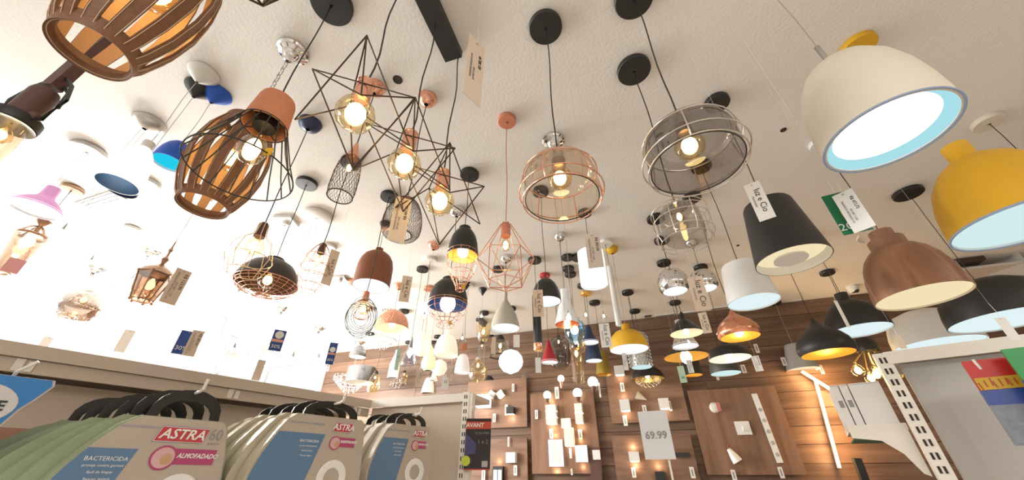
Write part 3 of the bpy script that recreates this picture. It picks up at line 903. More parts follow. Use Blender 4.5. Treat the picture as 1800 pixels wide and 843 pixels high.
G('amber glass globe lamp with a chrome neck left of the small black dome', (839, 669), 34, 626, 560, gmat=g_amber, capr=.35, cap=chrome, br=.022, power=.8)
G('clear bottle-shaped glass lamp with a blue-grey neck and warm bulb', (717, 642), 28, 592, 471, gmat=glass('blue_grey_glass', (.72, .76, .85), .1), prof=BOT, capr=.25, capz=.6, cap=steel, bk='warm', br=.022)
G('tall amber glass tube lamp with three long filaments', (1018, 672), 22, 603, 470, gmat=g_amber, prof=CYL, capr=.4, capz=.9, br=.022, power=1.0)
G('round amber glass lamp with copper rings right above the tall amber tube', (1016, 618), 30, 590, 480, gmat=g_amber, capr=.3, cap=copper, br=.02, power=.5)
G('blue-tinted plate glass lamp with a blazing white core', (1012, 602), 38, 560, 450, gmat=g_blue, prof=[(.6, 0), (1, .3), (1, .7), (.6, 1)], cap=chrome, bk='white', br=.03, power=.8, col=(.8, .9, 1))
G('small glass lantern with dark base and clear sides, under the black tube', (945, 672), 26, 640, 600, gmat=g_clear, prof=CYL, band=black, br=.015)
G('small amber bell jar hanging from a black cup above the left shelf', (654, 690), 22, 650, 560, gmat=g_amber, capr=.42, capz=.8, br=.014, power=.3)
G('mirrored copper glass bowl lamp at the far left', (127, 556), 88, 508, 400, gmat=glass('mirror_copper', (.48, .32, .22), .45), cap=steel, capr=.28, bk='globe', br=.03, cmat=steel, cord=steel)
G('clear ball glass lamp left of the diamond-net dome at the shelf end', (927, 676), 24, 645, 585, gmat=g_clear, br=.014, power=.3)


def tube_end(o, mat, h):  # copper collar for the black tube
    MB().lathe([(.5, 0), (.5, 1)], 20)


# copper end of the black tube
for o in [o for o in COL.objects if o.get('label') == 'slim black tube lamp with a copper end']:
    R = o.children[0]
    rr = [c for c in o.children if c.name.startswith('shade')][0].dimensions.x / 2
    MB().lathe([(rr * 1.03, 0), (rr * 1.06, .002), (rr * 1.06, .05), (rr * 1.0, .052)], 24).build('copper_collar', copper, o)


def lantern(root, R, H):
    b = MB(); n = 6
    for k in range(n):
        a = 2 * pi * k / n
        b.tube([(R * .62 * cos(a), R * .62 * sin(a), 0), (R * cos(a), R * sin(a), H * .40)], .004, 5)
        b.ball((R * .62 * cos(a), R * .62 * sin(a), -.006), .007, 8, 6)
        b.ball((R * 1.02 * cos(a), R * 1.02 * sin(a), H * .41), .008, 8, 6)
    for r, z in ((.62, 0), (1, .4)):
        b.tube([(r * R * cos(2 * pi * k / n), r * R * sin(2 * pi * k / n), z * H) for k in range(n)], .004, 5, 0, True)
    b.build('frame', bronze, root)
    for k in range(n):
        a, c = 2 * pi * k / n, 2 * pi * (k + 1) / n
        MB().add([(R * .62 * cos(a), R * .62 * sin(a), 0), (R * .62 * cos(c), R * .62 * sin(c), 0), (R * cos(c), R * sin(c), H * .4), (R * cos(a), R * sin(a), H * .4)], [(0, 1, 2, 3)]).build('pane', glass('bronze_glass', (.45, .30, .20), .2), root, smooth=False)
    MB().lathe([(R * 1.05, H * .40), (R * .9, H * .47), (R * .55, H * .52), (R * .3, H * .56), (R * .12, H * .6), (R * .18, H * .64), (R * .24, H * .68), (R * .10, H * .72), (R * .07, H * .8), (R * .16, H * .84), (R * .08, H * .88), (R * .05, H), (.002, H)], 18).build('roof', bronze, root)
    bulb(root, H * .34, .022, 'warm', power=.8, col=(1, .7, .4))


pend('lantern', 'bronze six-sided lantern with a long turned spire at the left', 'lantern', (248, 527), 66, 425, 345, lantern, cmat=steel, cord=bronze)


def crystal_body(root, R, H, dark=None):
    b = MB()
    for ring in range(5):
        r = R * (1 - .17 * ring); z = H * (.5 - .11 * ring)
        n = max(6, int(18 - 3 * ring))
        for k in range(n):
            a = 2 * pi * k / n + ring
            b.lathe([(1e-4, -.018), (.006, -.006), (.004, .006), (1e-4, .012)], 5, 0, Matrix.Translation((r * cos(a), r * sin(a), z)))
            b.lathe([(1e-4, -.012), (.004, 0), (1e-4, .009)], 5, 0, Matrix.Translation((r * cos(a), r * sin(a), z + .03)))
    b.build('crystal_drops', pbr('crystal', (.9, .92, .92), .04, .0, spec=1.0, coat=1.0) if not dark else dark, root, smooth=False, kind='stuff')
    c = MB(); c.ring(R, H * .52, .004, 28); c.ring(R * .66, H * .3, .003, 24)
    for k in range(6):
        a = 2 * pi * k / 6
        c.tube([(0, 0, H * .98), (R * .35 * cos(a), R * .35 * sin(a), H * .75), (R * cos(a), R * sin(a), H * .52)], .003, 5)
    c.build('frame', chrome, root)
    for k in range(5):
        a = 2 * pi * k / 5
        MB().ball((R * .6 * cos(a), R * .6 * sin(a), H * .45), .016, 10, 8, 0, 1.3).build('bulb', emit('chandelier_bulb', (1, .95, .85), 5.0), root)


def chandelier(label, rim, w, top, can, power, col=(1, .96, .9), cmat=chrome, body=crystal_body, **kw):
    r = pend('chandelier', label, 'chandelier', rim, w, top, can, body, cmat, 'stepped', .07, steel, .002, True, kw)
    if power: lamp('chandelier_light', (0, 0, .05), power, col, .12, r)
    return r


LW = 1.7
chandelier('washed-out crystal chandelier directly above the long left shelf, near its left end', (85, 590), 90, 535, 470, 70 * LW)
chandelier('crystal chandelier glaring between the bronze lantern and the mirrored copper bowl', (190, 560), 90, 478, 440, 60 * LW)
chandelier('crystal chandelier behind the beige card with the blue discount card', (362, 640), 80, 552, 500, 55 * LW)
chandelier('crystal chandelier above the shelf left of the blue discount card', (455, 655), 66, 600, 540, 40 * LW)
chandelier('crystal chandelier with pale gold tiers right of the hanging blue discount card', (535, 665), 76, 625, 575, 24 * LW)
chandelier('smoke-crystal chandelier with sparkling drops where the two left shelves meet', (612, 690), 62, 645, 600, 6, dark=None)
chandelier('small black and crystal chandelier just left of the white tapered shade', (705, 690), 44, 665, 610, 2)


def crystal_drum(root, R, H):
    b = MB()
    for j in range(9):
        for k in range(22):
            a = 2 * pi * (k + .5 * (j % 2)) / 22
            b.lathe([(1e-4, -.009), (.0065, 0), (1e-4, .009)], 5, 0, Matrix.Translation((R * cos(a), R * sin(a), H * (.05 + .1 * j))))
    b.build('crystal_beads', pbr('bead_crystal', (.75, .82, .85), .08, .4, spec=1.0), root, smooth=False, kind='stuff')
    MB().lathe([(R * .95, .0), (R * .95, H * .95), (R * .6, H), (.004, H)], 28).build('drum', steel, root)
    MB().lathe([(R * .9, 0), (.002, .001)], 24).build('diffuser', e_pale, root)


pend('drum_pendant', 'silvery crystal bead drum lamp on a chain right of the small yellow dome', 'pendant lamp', (1128, 645), 40, 585, 512, crystal_drum, chain=True)


def crystal_bowl(root, R, H):
    shell(root, R, H, P_DOME, black, pbr('dark_gold', (.4, .28, .1), .3, .8))
    b = MB()
    for j in range(5):
        rr = R * .75 * cos(j * .3); n = max(4, int(22 - 4 * j))
        for k in range(n):
            a = 2 * pi * k / n
            b.lathe([(1e-4, -.007), (.006, 0), (1e-4, .007)], 5, 0, Matrix.Translation((rr * cos(a), rr * sin(a), -.012 - .014 * j)))
    b.build('crystal_beads', pbr('gold_crystal', (.9, .85, .65), .08, .2, spec=1.0), root, smooth=False, kind='stuff')
    bulb(root, H * .5, .02, 'warm', power=.5)


pend('dome_pendant', 'black dome lamp over a glittering gold crystal bowl, behind the price sign', 'pendant lamp', (1139, 666), 58, 643, 545, crystal_bowl)


def spider(root, R, H):
    MB().lathe([(R * .55, H * .55), (R * .6, H * .62), (R * .5, H * .85), (R * .2, H), (.003, H)], 24, cap0=True).build('hub', black, root)
    for k in range(7):
        a = 2 * pi * k / 7; r = R * (.95 if k % 2 else .6); z = H * (.15 if k % 2 else -.05)
        MB().tube([(R * .3 * cos(a), R * .3 * sin(a), H * .58), (r * cos(a), r * sin(a), z + .03)], .006, 6).build('arm', pbr('brass', (.75, .5, .2), .25, .9), root)
        bulb(root, z + .035, .042, 'globe', power=.25, col=(1, .7, .35), x=r * cos(a), y=r * sin(a))


pend('cluster_pendant', 'black hub lamp with a bunch of amber globe bulbs left of the right shelf post', 'pendant lamp', (1545, 650), 78, 592, 477, spider)


# --- industrial pulley lamp at far left
def industrial(root, R, H):
    MB().lathe([(R * 1.0, -.01), (R * 1.03, 0), (R * 1.0, .014), (R * .5, .02)], 40, cap0=False).build('flange', black, root)
    MB().lathe([(R * .98, -.012), (R * .55, -.006), (.002, -.006)], 36).build('reflector', steel, root)
    MB().lathe([(R * .66, .012), (R * .64, H * .25), (R * .56, H * .28), (.002, H * .28)], 32).build('housing', brownp, root)
    MB().box((0, 0, H * .62), (.026, .026, H * .60)).build('stem', brownp, root, smooth=False)
    MB().box((0, 0, H * .68), (.038, .034, H * .18)).build('stem_block', brownp, root, smooth=False)
    iron = pbr('blackened_iron', (.05, .06, .055), .45, .5)
    for s in (-1, 1):
        a = [(s * .012, 0, H * .42), (s * R * 1.1, 0, H * .34), (s * R * 1.65, 0, H * .20), (s * R * 1.4, 0, H * .02), (s * R * .66, 0, H * .04)]
        MB().tube(a, .0045, 6).tube([(s * .012, .01, H * .36), (s * R * .9, .01, H * .30), (s * R * 1.15, .01, H * .16)], .0045, 6).build('bracket', iron, root)
        MB().ball((s * R * .82, 0, H * .045), .013, 10, 8).build('knob', brownp, root)
    MB().lathe([(R * .72, -.012), (R * .78, -.06), (R * .72, -.14), (R * .45, -.19), (.002, -.205)], 32).build('glass_jar', g_champ, root)
    bulb(root, -.012, R * .5, 'globe', power=4, col=(1, .72, .38))


pend('industrial_pendant', 'brown industrial lamp with black iron arms and glowing glass jar, left edge', 'pendant lamp', (24, 214), 96, 55, -60, industrial)


def bronze_chand(root, R, H):
    MB().lathe([(R * .5, 0), (R * .62, H * .1), (R * .8, H * .35), (R * .98, H * .6), (R, H * .66), (R * .85, H * .7)], 28).build('glass_bowl', glass('bronze_glass2', (.6, .48, .38), .3), root)
    MB().ring(R, H * .66, .007, 28).build('hoop', bronze, root)
    MB().ring(R * .5, 0, .005, 24).build('hoop', bronze, root)
    b = MB()
    for k in range(4):
        a = 2 * pi * k / 4
        b.tube([(R * cos(a), R * sin(a), H * .66), (R * .5 * cos(a), R * .5 * sin(a), H * .8), (0, 0, H * .85)], .005, 6)
    b.build('arms', bronze, root)
    MB().lathe([(.012, H * .75), (.01, H * .85), (.03, H * .9), (.034, H * .95), (.01, H), (.002, H)], 18).build('finial', bronze, root)
    bulb(root, H * .7, .03, 'warm', power=1.0)


pend('chandelier', 'bronze bowl chandelier cut by the left edge under the pink lamp', 'chandelier', (2, 478), 66, 385, 330, bronze_chand, cmat=bronze)

# lamps that show as ceiling rose and cord, with plain glass shades far off in the glare
for (lab, rim, w, top, can, cm, st, cr, nd) in [
    ('clear glass bell on twin cords from the white round ceiling rose above the dish lamp', (470, 620), 24, 596, 378, white, 'disc', .095, 2),
    ('clear glass bell on twin cords from the small white ceiling rose above the egg cage', (510, 640), 22, 618, 432, white, 'disc', .06, 2),
    ('clear glass bell under the pale square ceiling rose', (405, 625), 24, 602, 386, white, 'square', .06, 1),
    ('clear glass bell under the grey square ceiling rose', (556, 640), 20, 620, 487, steel, 'square', .05, 1),
    ('clear glass bell under the copper ceiling rose left of the leather pot lamp', (578, 640), 16, 622, 493, rose, 'disc', .05, 1),
    ('clear glass bell on twin cords from the ornate silver ceiling rose', (1000, 560), 12, 545, 247, chrome, 'stepped', .06, 2),
    ('clear glass bell under the silver ceiling rose left of the white tube', (1062, 560), 12, 547, 490, chrome, 'dome', .05, 1),
    ('clear glass bell under the white ceiling rose behind the pink lamp', (150, 470), 20, 448, 320, white, 'disc', .07, 2),
    ('clear glass bell on twin cords from the camera-like silver ceiling rose', (96, 420), 24, 392, 215, steel, 'dome', .07, 2),
    ('clear glass bell under the first black ceiling cone left of the grey-beige bell', (812, 600), 14, 585, 497, black, 'cone', .04, 1),
    ('clear glass bell under the second black ceiling cone left of the grey-beige bell', (846, 560), 12, 548, 507, black, 'cone', .04, 1),
    ('clear glass bell under the black ceiling rose left of the grey-beige bell', (873, 560), 12, 546, 471, black, 'disc', .05, 1),
    ('clear glass bell under the black ceiling rose above the navy cone', (1030, 556), 10, 545, 450, black, 'disc', .06, 1),
    ('clear glass bell under the rose copper ceiling rose above the white bulb dome', (745, 560), 14, 548, 429, rose, 'dome', .05, 1),
]:
    G(lab, rim, w, top, can, gmat=g_clear, cmat=cm, cstyle=st, cr=cr, cord=steel, wire=.0011, ndrop=nd, power=0, prof=BOT, capr=.25, capz=.6, cap=steel, bk='warm', br=.010)

# ------------------------------------------------------------------ ceiling details
for (n_, lab, x, y, r, m) in [('downlight_hole', 'dark round hole in the ceiling right of the first star lamp', 699, 140, .022, slot), ('downlight_hole', 'small dark hole in the ceiling left of the cream dome', 1377, 228, .015, slot),
                              ('downlight_hole', 'tiny dark hole in the ceiling left of the black drum lamp', 1297, 431, .012, slot)]:
    p = at_height(x, y, CEIL)
    tag_props(MB().lathe([(r, 0), (r * .95, -.003), (r * .8, -.003), (.001, -.001)], 20).build(n_, m, loc=p), lab, 'hole')
p = at_height(1497, 503, CEIL)
cm_ = thing('ceiling_camera', 'small white dome security camera on the ceiling near the wood wall', 'camera', p)
MB().lathe([(.045, 0), (.045, -.03), (.04, -.05), (.02, -.06)], 24).build('housing', white, cm_)
MB().ball((0, -.02, -.05), .022, 12, 8).build('lens', blackg, cm_)
for i, (x, y, lab) in enumerate([(1139, 555, 'small dark square vent in the ceiling above the yellow dome'), (1168, 553, 'first pale slot vent in the ceiling right of the dark square vent'), (1208, 549, 'second pale slot vent in the ceiling, right of the first pale slot'), (1268, 540, 'third pale slot vent in the ceiling beside the tapered white lamp'), (1385, 530, 'small slot vent in the ceiling above the black onion lamp'), (178, 352, 'long grille vent in the bright ceiling at the left')]):
    p = at_height(x, y, CEIL)
    v = thing('ceiling_vent', lab, 'vent', p, WROT)
    w_, h_ = (.07, .05) if i == 0 else ((.22, .06) if i < 5 else (.36, .09))
    MB().box((0, 0, -.004), (w_, h_, .008)).build('frame', black if i == 0 else greyp if i == 5 else white, v, smooth=False)
    for k in range(3): MB().box((0, (k - 1) * h_ * .28, -.010), (w_ * .9, h_ * .1, .004)).build('slat', steel, v, smooth=False)
# lifted ceiling hatch and duct at the far right
p = at_height(1715, 470, CEIL)
h = thing('ceiling_hatch', 'lifted pale ceiling hatch board above the flat black dome lamp', 'hatch', p, WROT)
MB().box((0, 0, -.055), (.62, .42, .02), M=Matrix.Rotation(radians(6), 4, 'X')).build('board', pbr('hatch_board', (.74, .66, .60), .8), h, smooth=False)
for q in ((-.26, -.2, .35), (.3, .23, .25)): MB().box((q[0], q[1], -.02), (q[2], .10, .035)).build('dark_gap', pbr('gap_brown', (.07, .04, .03), .9), h, smooth=False)
MB().tube([(-.3, -.25, -.07), (-.1, .1, -.08), (-.05, .2, -.07), (.2, -.05, -.08)], .008, 6).build('cable', pbr('cable_brown', (.2, .13, .1), .6), h)
p = at_height(1800, 462, CEIL)
tag_props(MB().box((0, 0, -.09), (.5, .35, .18)).build('air_duct', pbr('duct_grey', (.45, .42, .38), .6), smooth=False, loc=p), 'grey-brown duct box under the ceiling at the right edge', 'duct')
# curved pale scratch rings
b = MB(); p = at_height(1543, 410, CEIL)
b.tube([(.12 * cos(a), .12 * sin(a), -.003) for a in [1.6 + k * .17 for k in range(9)]], .006, 5)
tag_props(b.build('cable_clip', white, loc=p), 'curved white cable on the ceiling behind the wooden dome neck', 'cable')

# ------------------------------------------------------------------ wood wall display panels and fixtures


def wframe(s, z, off): return wall_pt(s, z, off)


def wall_box(name, label, cat, x0, y0, x1, y1, d, mat, off=0.02, group=None, root=None):
    """box on the wall covering the given pixels; returned object sits at its wall position"""
    xm, ym = (x0 + x1) / 2, (y0 + y1) / 2
    sa, _ = on_wall(x0, ym, off); sb, _ = on_wall(x1, ym, off)
    _, za = on_wall(xm, y0, off); _, zb = on_wall(xm, y1, off)
    sc, _ = on_wall(xm, ym, off)
    o = MB().box((0, -d / 2, 0), (sb - sa, d, za - zb)).build(name, mat, smooth=False)
    o.location = wall_pt(sc, (za + zb) / 2, off); o.rotation_euler = (0, 0, WROT)
    if label: tag_props(o, label, cat, group)
    return o, sb - sa, za - zb


PN = []
for x0, y0, x1, y1, m, lab in [(822, 668, 926, 752, oakp, 'raised wooden display panel with the black cube light'), (822, 772, 928, 905, oakp, 'raised wooden display panel low at the left of the wood wall'),
                               (934, 690, 1050, 832, oakv, 'raised wooden display panel with white box lights in columns'), (1068, 648, 1200, 742, oakp, 'raised wooden display panel behind the crystal-bowl dome'),
                               (1082, 764, 1226, 900, oakp, 'raised wooden display panel behind the price sign'), (1222, 682, 1386, 834, oakv, 'large raised wooden display panel with the round switch and plug lamps')]:
    o, _, _ = wall_box('display_board', lab, 'board', x0, y0, x1, y1, .035, m, 0.0)

gl = 'small white price labels on the wood wall'
WL = ['beside the two tilted white cube lights', 'left of the small black wall cube', 'under the brilliantly lit white cube light', 'alone between the left panel and the column lights', 'between the two lit globe bulbs', 'under the three-segment light', 'above the white box light low on the left panel', 'under the slim two-segment light', 'under the middle column of lights', 'under the white box light low on the left panel', 'at the bottom edge beneath the red and black package', 'lowest one, below the column lights', 'under the small box light high behind the yellow dome', 'under the upright box light, left on the crystal-bowl panel', 'just above the price sign', 'touching the square light right on the crystal-bowl panel', 'at the bottom edge right of the black bar light', 'under the starry beam light', 'under the white spot lamp', 'below the long white linear light', 'right of the small slate drum lamp', 'right of the grey tapered lamp', 'left of the grey tapered lamp', 'left of the slate drum lamp, hanging across its rim', 'leaning by the lit globe under the mustard cone', 'right above the black flat bell lamp', 'beside the crystal bead drum']
lab_m = MB().box((0, 0, 0), (1, .002, 1))
for i, (x, y, w, h) in enumerate([(902, 681, 4, 14), (890, 720, 5, 19), (869, 734, 5, 15), (943, 728, 5, 16), (979, 690, 7, 21), (969, 762, 6, 17), (894, 776, 3, 17), (1020, 763, 7, 17), (1003, 796, 4, 18), (906, 826, 6, 18), (850, 834, 6, 24), (1005, 829, 3, 11),
                                  (1094, 680, 7, 16), (1099, 739, 7, 18), (1133, 719, 7, 15), (1178, 713, 5, 18), (1217, 830, 8, 20), (1114, 830, 7, 18), (1290, 835, 8, 20), (1373, 830, 8, 20), (1307, 648, 8, 15), (1444, 649, 6, 16), (1378, 635, 8, 15), (1259, 655, 5, 26), (1054, 685, 3, 26), (1330, 612, 7, 16), (1102, 645, 6, 12)]):
    o, a, c_ = wall_box('price_label', 'white wall label ' + WL[i], 'label', x - w / 2, y - h / 2, x + w / 2, y + h / 2, .004, paper, .06, gl)
    MB().box((0, -.0045, 0), (a * .3, .001, c_ * .6)).build('print', inkg, o, smooth=False)


def sconce(lab, x, y, w, h, d=.06, mat=white, glow=None, light=0.0, name='wall_light', off=.036, up=True):
    o, a, c_ = wall_box(name, lab, 'wall light', x - w / 2, y - h / 2, x + w / 2, y + h / 2, d, mat, off)
    if glow:
        MB().box((0, -d / 2, -c_ / 2 - .002), (a * .8, d * .7, .004)).build('lens', glow, o, smooth=False)
    if light:
        lamp('wall_light_glow', (0, -d * .7, -c_ / 2 - .04), light, (1, .72, .42), .015, o)
        if up: lamp('wall_light_glow', (0, -d * .7, c_ / 2 + .04), light, (1, .72, .42), .015, o)
    return o, a, c_


gw = e_warm
sconce('brilliantly lit white cube light above the red and black package', 853, 706, 21, 22, .1, emit('cube_lit', (.9, .94, 1), 1.3), None, .3)
sconce('left one of the two tilted white cube lights', 867, 693, 10, 10, .05, white, gw, 0)[0].rotation_euler = (0, radians(35), WROT)
sconce('right one of the two tilted white cube lights', 881, 693, 11, 11, .05, white, gw, 0)[0].rotation_euler = (0, radians(-35), WROT)
sconce('small black cube light shining down', 900, 722, 12, 12, .07, black, gw, .35, up=False)
o, a, c_ = sconce('tall white three-segment light, top of the left column', 971, 729, 18, 33, .07, white, gw, .3)
for k in (-1, 1): MB().box((0, -.036, c_ * .17 * k), (a * 1.01, .07, .006)).build('glow_line', e_warm, o, smooth=False)
o, a, c_ = sconce('slim white two-segment light, top of the right column', 1019, 727, 13, 34, .07, white, gw, .3)
MB().box((0, -.036, 0), (a * 1.01, .07, .006)).build('glow_line', e_warm, o, smooth=False)
sconce('square white light on top of the middle column', 996, 744, 16, 17, .05, white, None, 0)
sconce('tall white light in the middle column, below the square one', 1002, 768, 16, 32, .07, white, gw, .2)
o, a, c_ = sconce('upright white frame light with a grey centre plate', 978, 796, 24, 47, .04, emit('frame_lit', (.95, .97, 1), 1.2), None, .3)
MB().box((0, -.045, c_ * .03), (a * .55, .03, c_ * .82)).build('centre_plate', white, o, smooth=False)
o, a, c_ = sconce('white louvred light with lit slats', 1023, 797, 21, 30, .03, white, None, .15)
for k in range(8): MB().box((0, -.034, c_ * (-.44 + k * .125)), (a, .008, c_ * .07)).build('slat', emit('slat_lit', (.8, .95, 1), 1.2), o, smooth=False)
wall_box('dark_block', 'dark brown mounting block at the right of the louvred light', 'block', 1041, 786, 1060, 905, .04, brownp, .0)
sconce('small white square light on the dark block', 1049, 799, 13, 17, .03, white, None, 0, off=.045)
sconce('white box light with square face low on the left panel', 901, 804, 16, 18, .07, whiteg, None, 0)
o, a, c_ = sconce('black framed lantern light with two lit panes at the bottom edge', 877, 838, 18, 38, .04, black, None, .2)
for s in (-1, 1): MB().box((s * a * .22, -.044, -.01), (a * .34, .01, c_ * .78)).build('lit_pane', emit('pane_lit', (1, .95, .85), 1.5), o, smooth=False)
sconce('small white box light high behind the yellow dome lamp', 1089, 652, 17, 16, .06, white, gw, .15, up=False)
sconce('white upright box light left on the panel behind the crystal-bowl dome', 1099, 713, 17, 20, .07, white, gw, .25)
sconce('white square light right on the panel behind the crystal-bowl dome', 1167, 710, 18, 18, .07, white, gw, .1, up=False)
sconce('white square light throwing starry beams, left of the price sign post', 1115, 802, 18, 17, .05, white, gw, .45)
sconce('black cube light beside the price sign post at the bottom edge', 1161, 840, 16, 24, .07, black, gw, .5)
sconce('flat black bar light right of the price sign', 1198, 799, 28, 7, .06, black, None, 0)
p = wall_pt(*on_wall(1126, 697, .06), .06)
cl = thing('cone_sconce', 'tilted white paper cone light below the crystal-bowl dome', 'wall light', p, WROT)
MB().lathe([(.045, -.04), (.004, .06)], 20, 0, Matrix.Rotation(radians(120), 4, 'Y')).build('shade', cream, cl)
# round switch light, switch plate, spot lamp, linear bar
p = wall_pt(*on_wall(1256, 716, .036), .036)
o = thing('round_light', 'small round white light with a red striped sticker on the large panel', 'wall light', p, WROT)
MB().lathe([(.045, 0), (.045, .02), (.03, .04), (.002, .045)], 24, 0, Matrix.Rotation(pi / 2, 4, 'X')).build('body', white, o)
MB().box((.03, -.046, 0), (.03, .004, .075)).build('sticker', pbr('pink_sticker', (.6, .2, .22), .5), o, smooth=False)
o, a, c_ = sconce('white rounded square plug-in light with small centre block', 1306, 752, 26, 24, .015, whiteg, None, 0)
MB().box((a * .12, -.025, -c_ * .05), (a * .35, .03, c_ * .35)).build('block', white, o, smooth=False)
p = wall_pt(*on_wall(1286, 796, .08), .08)
o = thing('spot_lamp', 'small white adjustable spot lamp with a cone head on the large panel', 'wall light', p, WROT)
MB().lathe([(.042, -.07), (.036, -.03), (.02, .02), (.016, .035), (.002, .04)], 24, 0, Matrix.Rotation(radians(-25), 4, 'Y')).build('head', whiteg, o)
MB().tube([(0, .05, .06), (-.01, .02, .06), (-.015, 0, .035)], .006, 6).build('arm', copper, o)
MB().lathe([(.025, 0), (.025, .012), (.002, .013)], 18, 0, Matrix.Translation((0, .075, .06)) @ Matrix.Rotation(pi / 2, 4, 'X')).build('base', whiteg, o)


def wall_bar(name, lab, xa, ya, xb, yb, w, d, mat, off, em=None, power=0):
    a = wall_pt(*on_wall(xa, ya, off), off); b = wall_pt(*on_wall(xb, yb, off), off)
    dv = b - a; L = dv.length; r = thing(name, lab, 'wall light', (a + b) / 2)
    x = dv.normalized(); y = -WN; z = x.cross(y)
    M = Matrix((x, y, z)).transposed().to_4x4()
    MB().box((0, -d / 2, 0), (L, d, w), M=M).build('profile', mat, r, smooth=False)
    if em:
        MB().box((0, -d * 1.04, 0), (L * .99, .004, w * .9), M=M).build('led_strip', em, r, smooth=False)
        for k in range(7):
            q = M @ Vector((L * (-.45 + .15 * k), -d - .025, 0))
            lamp('strip_light', q, power / 7, (1, .62, .28), .02, r)
    return r, M, L


r, M, L = wall_bar('linear_light', 'long white linear light with round lenses on the large panel', 1325, 692, 1371, 813, .045, .02, whiteg, .036)
for k in range(5): MB().lathe([(.016, 0), (.014, .003), (.002, .004)], 14, 0, M @ Matrix.Translation((L * (-.25 + .16 * k), -.021, 0)) @ Matrix.Rotation(pi / 2, 4, 'X')).build('lens', greyp, r)
wall_bar('strip_light_bar', 'slanting glowing warm light strip high right on the wood wall', 1408, 653, 1494, 706, .019, .03, white, .03, e_strip, 11)
wall_bar('strip_light_bar', 'long upright glowing warm light strip right on the wood wall', 1432, 668, 1474, 822, .019, .03, white, .03, e_strip, 14)
r, M, L = wall_bar('black_wall_bar', 'black upright bar lamp at the bottom edge left of the right shelf', 1503, 805, 1520, 850, .05, .05, black, .05)
for x, y, r_, lab in [(962, 694, 7, 'small lit globe bulb over the left column of box lights'), (1015, 690, 8, 'small lit globe bulb over the right column of box lights'), (1042, 671, 9, 'round white lit globe beneath the mustard cone'), (986, 665, 6, 'small lit bulb on a copper cone holder below the smoked jar')]:
    p = wall_pt(*on_wall(x, y, .1), .1)
    g = thing('globe_sconce', lab, 'wall light', p, WROT)
    rr = r_ * depth(p) / F
    MB().ball((0, 0, 0), rr, 14, 10).build('bulb', emit('sconce_bulb', (1, .93, .82), 4), g)
    MB().lathe([(rr * .6, -rr * .75), (rr * .3, -rr * (2.6 if r_ == 6 else 1.7)), (.002, -rr * (2.7 if r_ == 6 else 1.8))], 14).build('holder', copper if r_ == 6 else brownp, g)
    MB().tube([(0, 0, -rr * 1.6), (0, .1, -rr * 1.6)], .005, 6).build('arm', brownp, g)
    lamp('globe_light', (0, -rr * 1.3, 0), .5, (1, .75, .5), .02, g)
# grey half-drum wall lamp beside the onion lamp
D('pale grey tapered lamp with copper top ring half behind the black onion lamp', (1412, 650), 60, 606, 530, name='drum_pendant', prof=[(1, 0), (.6, .9), (.55, 1), (.03, 1)], outer=greyp, inner=cream, lit='disc', diff=e_cream, cord=steel)

# ------------------------------------------------------------------ hanging tags


def card(name, lab, cx, yt, yb, w, t, mat=kraft, lines=(), yaw=0.0, cat='tag', string=True, group=None, th=1):
    """hanging card: vertical, facing the camera side; lines = [(text, dx, dz, size, mat, rot)] in card fractions"""
    c = at_depth(cx, (yt + yb) / 2, t)
    z1, z0 = z_at(c.y, yt), z_at(c.y, yb)
    c.z = (z0 + z1) / 2
    W = w * t / F; H = z1 - z0
    az = atan2(c.x, c.y)
    r = thing(name, lab, cat, c, -az + yaw, group)
    MB().box((0, 0, 0), (W, .0012, H)).build('card', mat, r, smooth=False)
    zc = CEIL - c.z
    MB().tube([(0, 0, H * .46), (.003, 0, H * .5 + .02), (0, 0, H * .5 + .05)], .0006, 4).tube([(0, 0, H * .5 + .05), (0, 0, zc)], .0003, 3).build('string', white, r)
    MB().lathe([(W * .06, 0), (W * .035, .0005)], 10, 0, Matrix.Translation((0, -.001, H * .44)) @ Matrix.Rotation(pi / 2, 4, 'X')).build('eyelet', inkg, r)
    for (tx, dx, dz, sz, m, rot) in lines:
        text(tx, r, (dx * W, -.0012, dz * H), sz * W, m, th * pi / 2 if rot else 0)
    return r


LC = lambda s=.55: [('luz e Cio', .12, 0, s, ink, True), ('iluminacao', -.25, 0, s * .4, inkg, True)]
orange_ink = pbr('orange_ink', (.75, .3, .08), .6)


def price(p_, s=.24):
    return [('R$ ' + p_, .26, .16, s, ink, True), ('PENDENTE METALICO 110', -.24, 0, s * .6, inkg, True), ('E27 REF 1 LUZ', -.06, -.1, s * .6, inkg, True)]


card('price_tag', 'large pinkish price card hanging beside the end of the black ceiling bar', 834, 72, 176, 40, .8, kraft, price('282,90'), .7, th=-1)
card('price_tag', 'beige price tag in front of the mesh dome lamp', 703, 348, 424, 29, 1.05, kraft, price('681,38', .25), .1, th=-1)
card('name_tag', 'beige shop name tag right of the leather pot lamp', 713, 485, 530, 17, 1.6, kraft, LC())
card('name_tag', 'faint pale shop name tag in the glare right of the egg cage', 581, 440, 500, 16, 1.7, kraft, LC(), .3)
card('name_tag', 'beige shop name tag in front of the black egg-shaped dome', 946, 509, 556, 18, 1.45, kraft, LC())
card('name_tag', 'beige shop name tag in front of the chrome balls', 1229, 487, 545, 25, 1.5, kraft, LC())
card('name_tag', 'small beige shop name tag right of the small black bell lamp', 1239, 549, 585, 14, 1.9, kraft, LC())
card('name_tag', 'white shop name tag left of the small yellow dome', 1064, 568, 610, 18, 1.9, paper, LC())
card('name_tag', 'white shop name tag hanging over the top of the black drum lamp', 1335, 322, 385, 25, .98, paper, LC())
card('price_tag', 'large white price card in front of the glowing white cylinder', 1044, 410, 470, 26, 1.2, pbr('warm_card', (.62, .54, .48), .7), price('382,04', .26))
grn = pbr('green_card', (.01, .17, .07), .6)
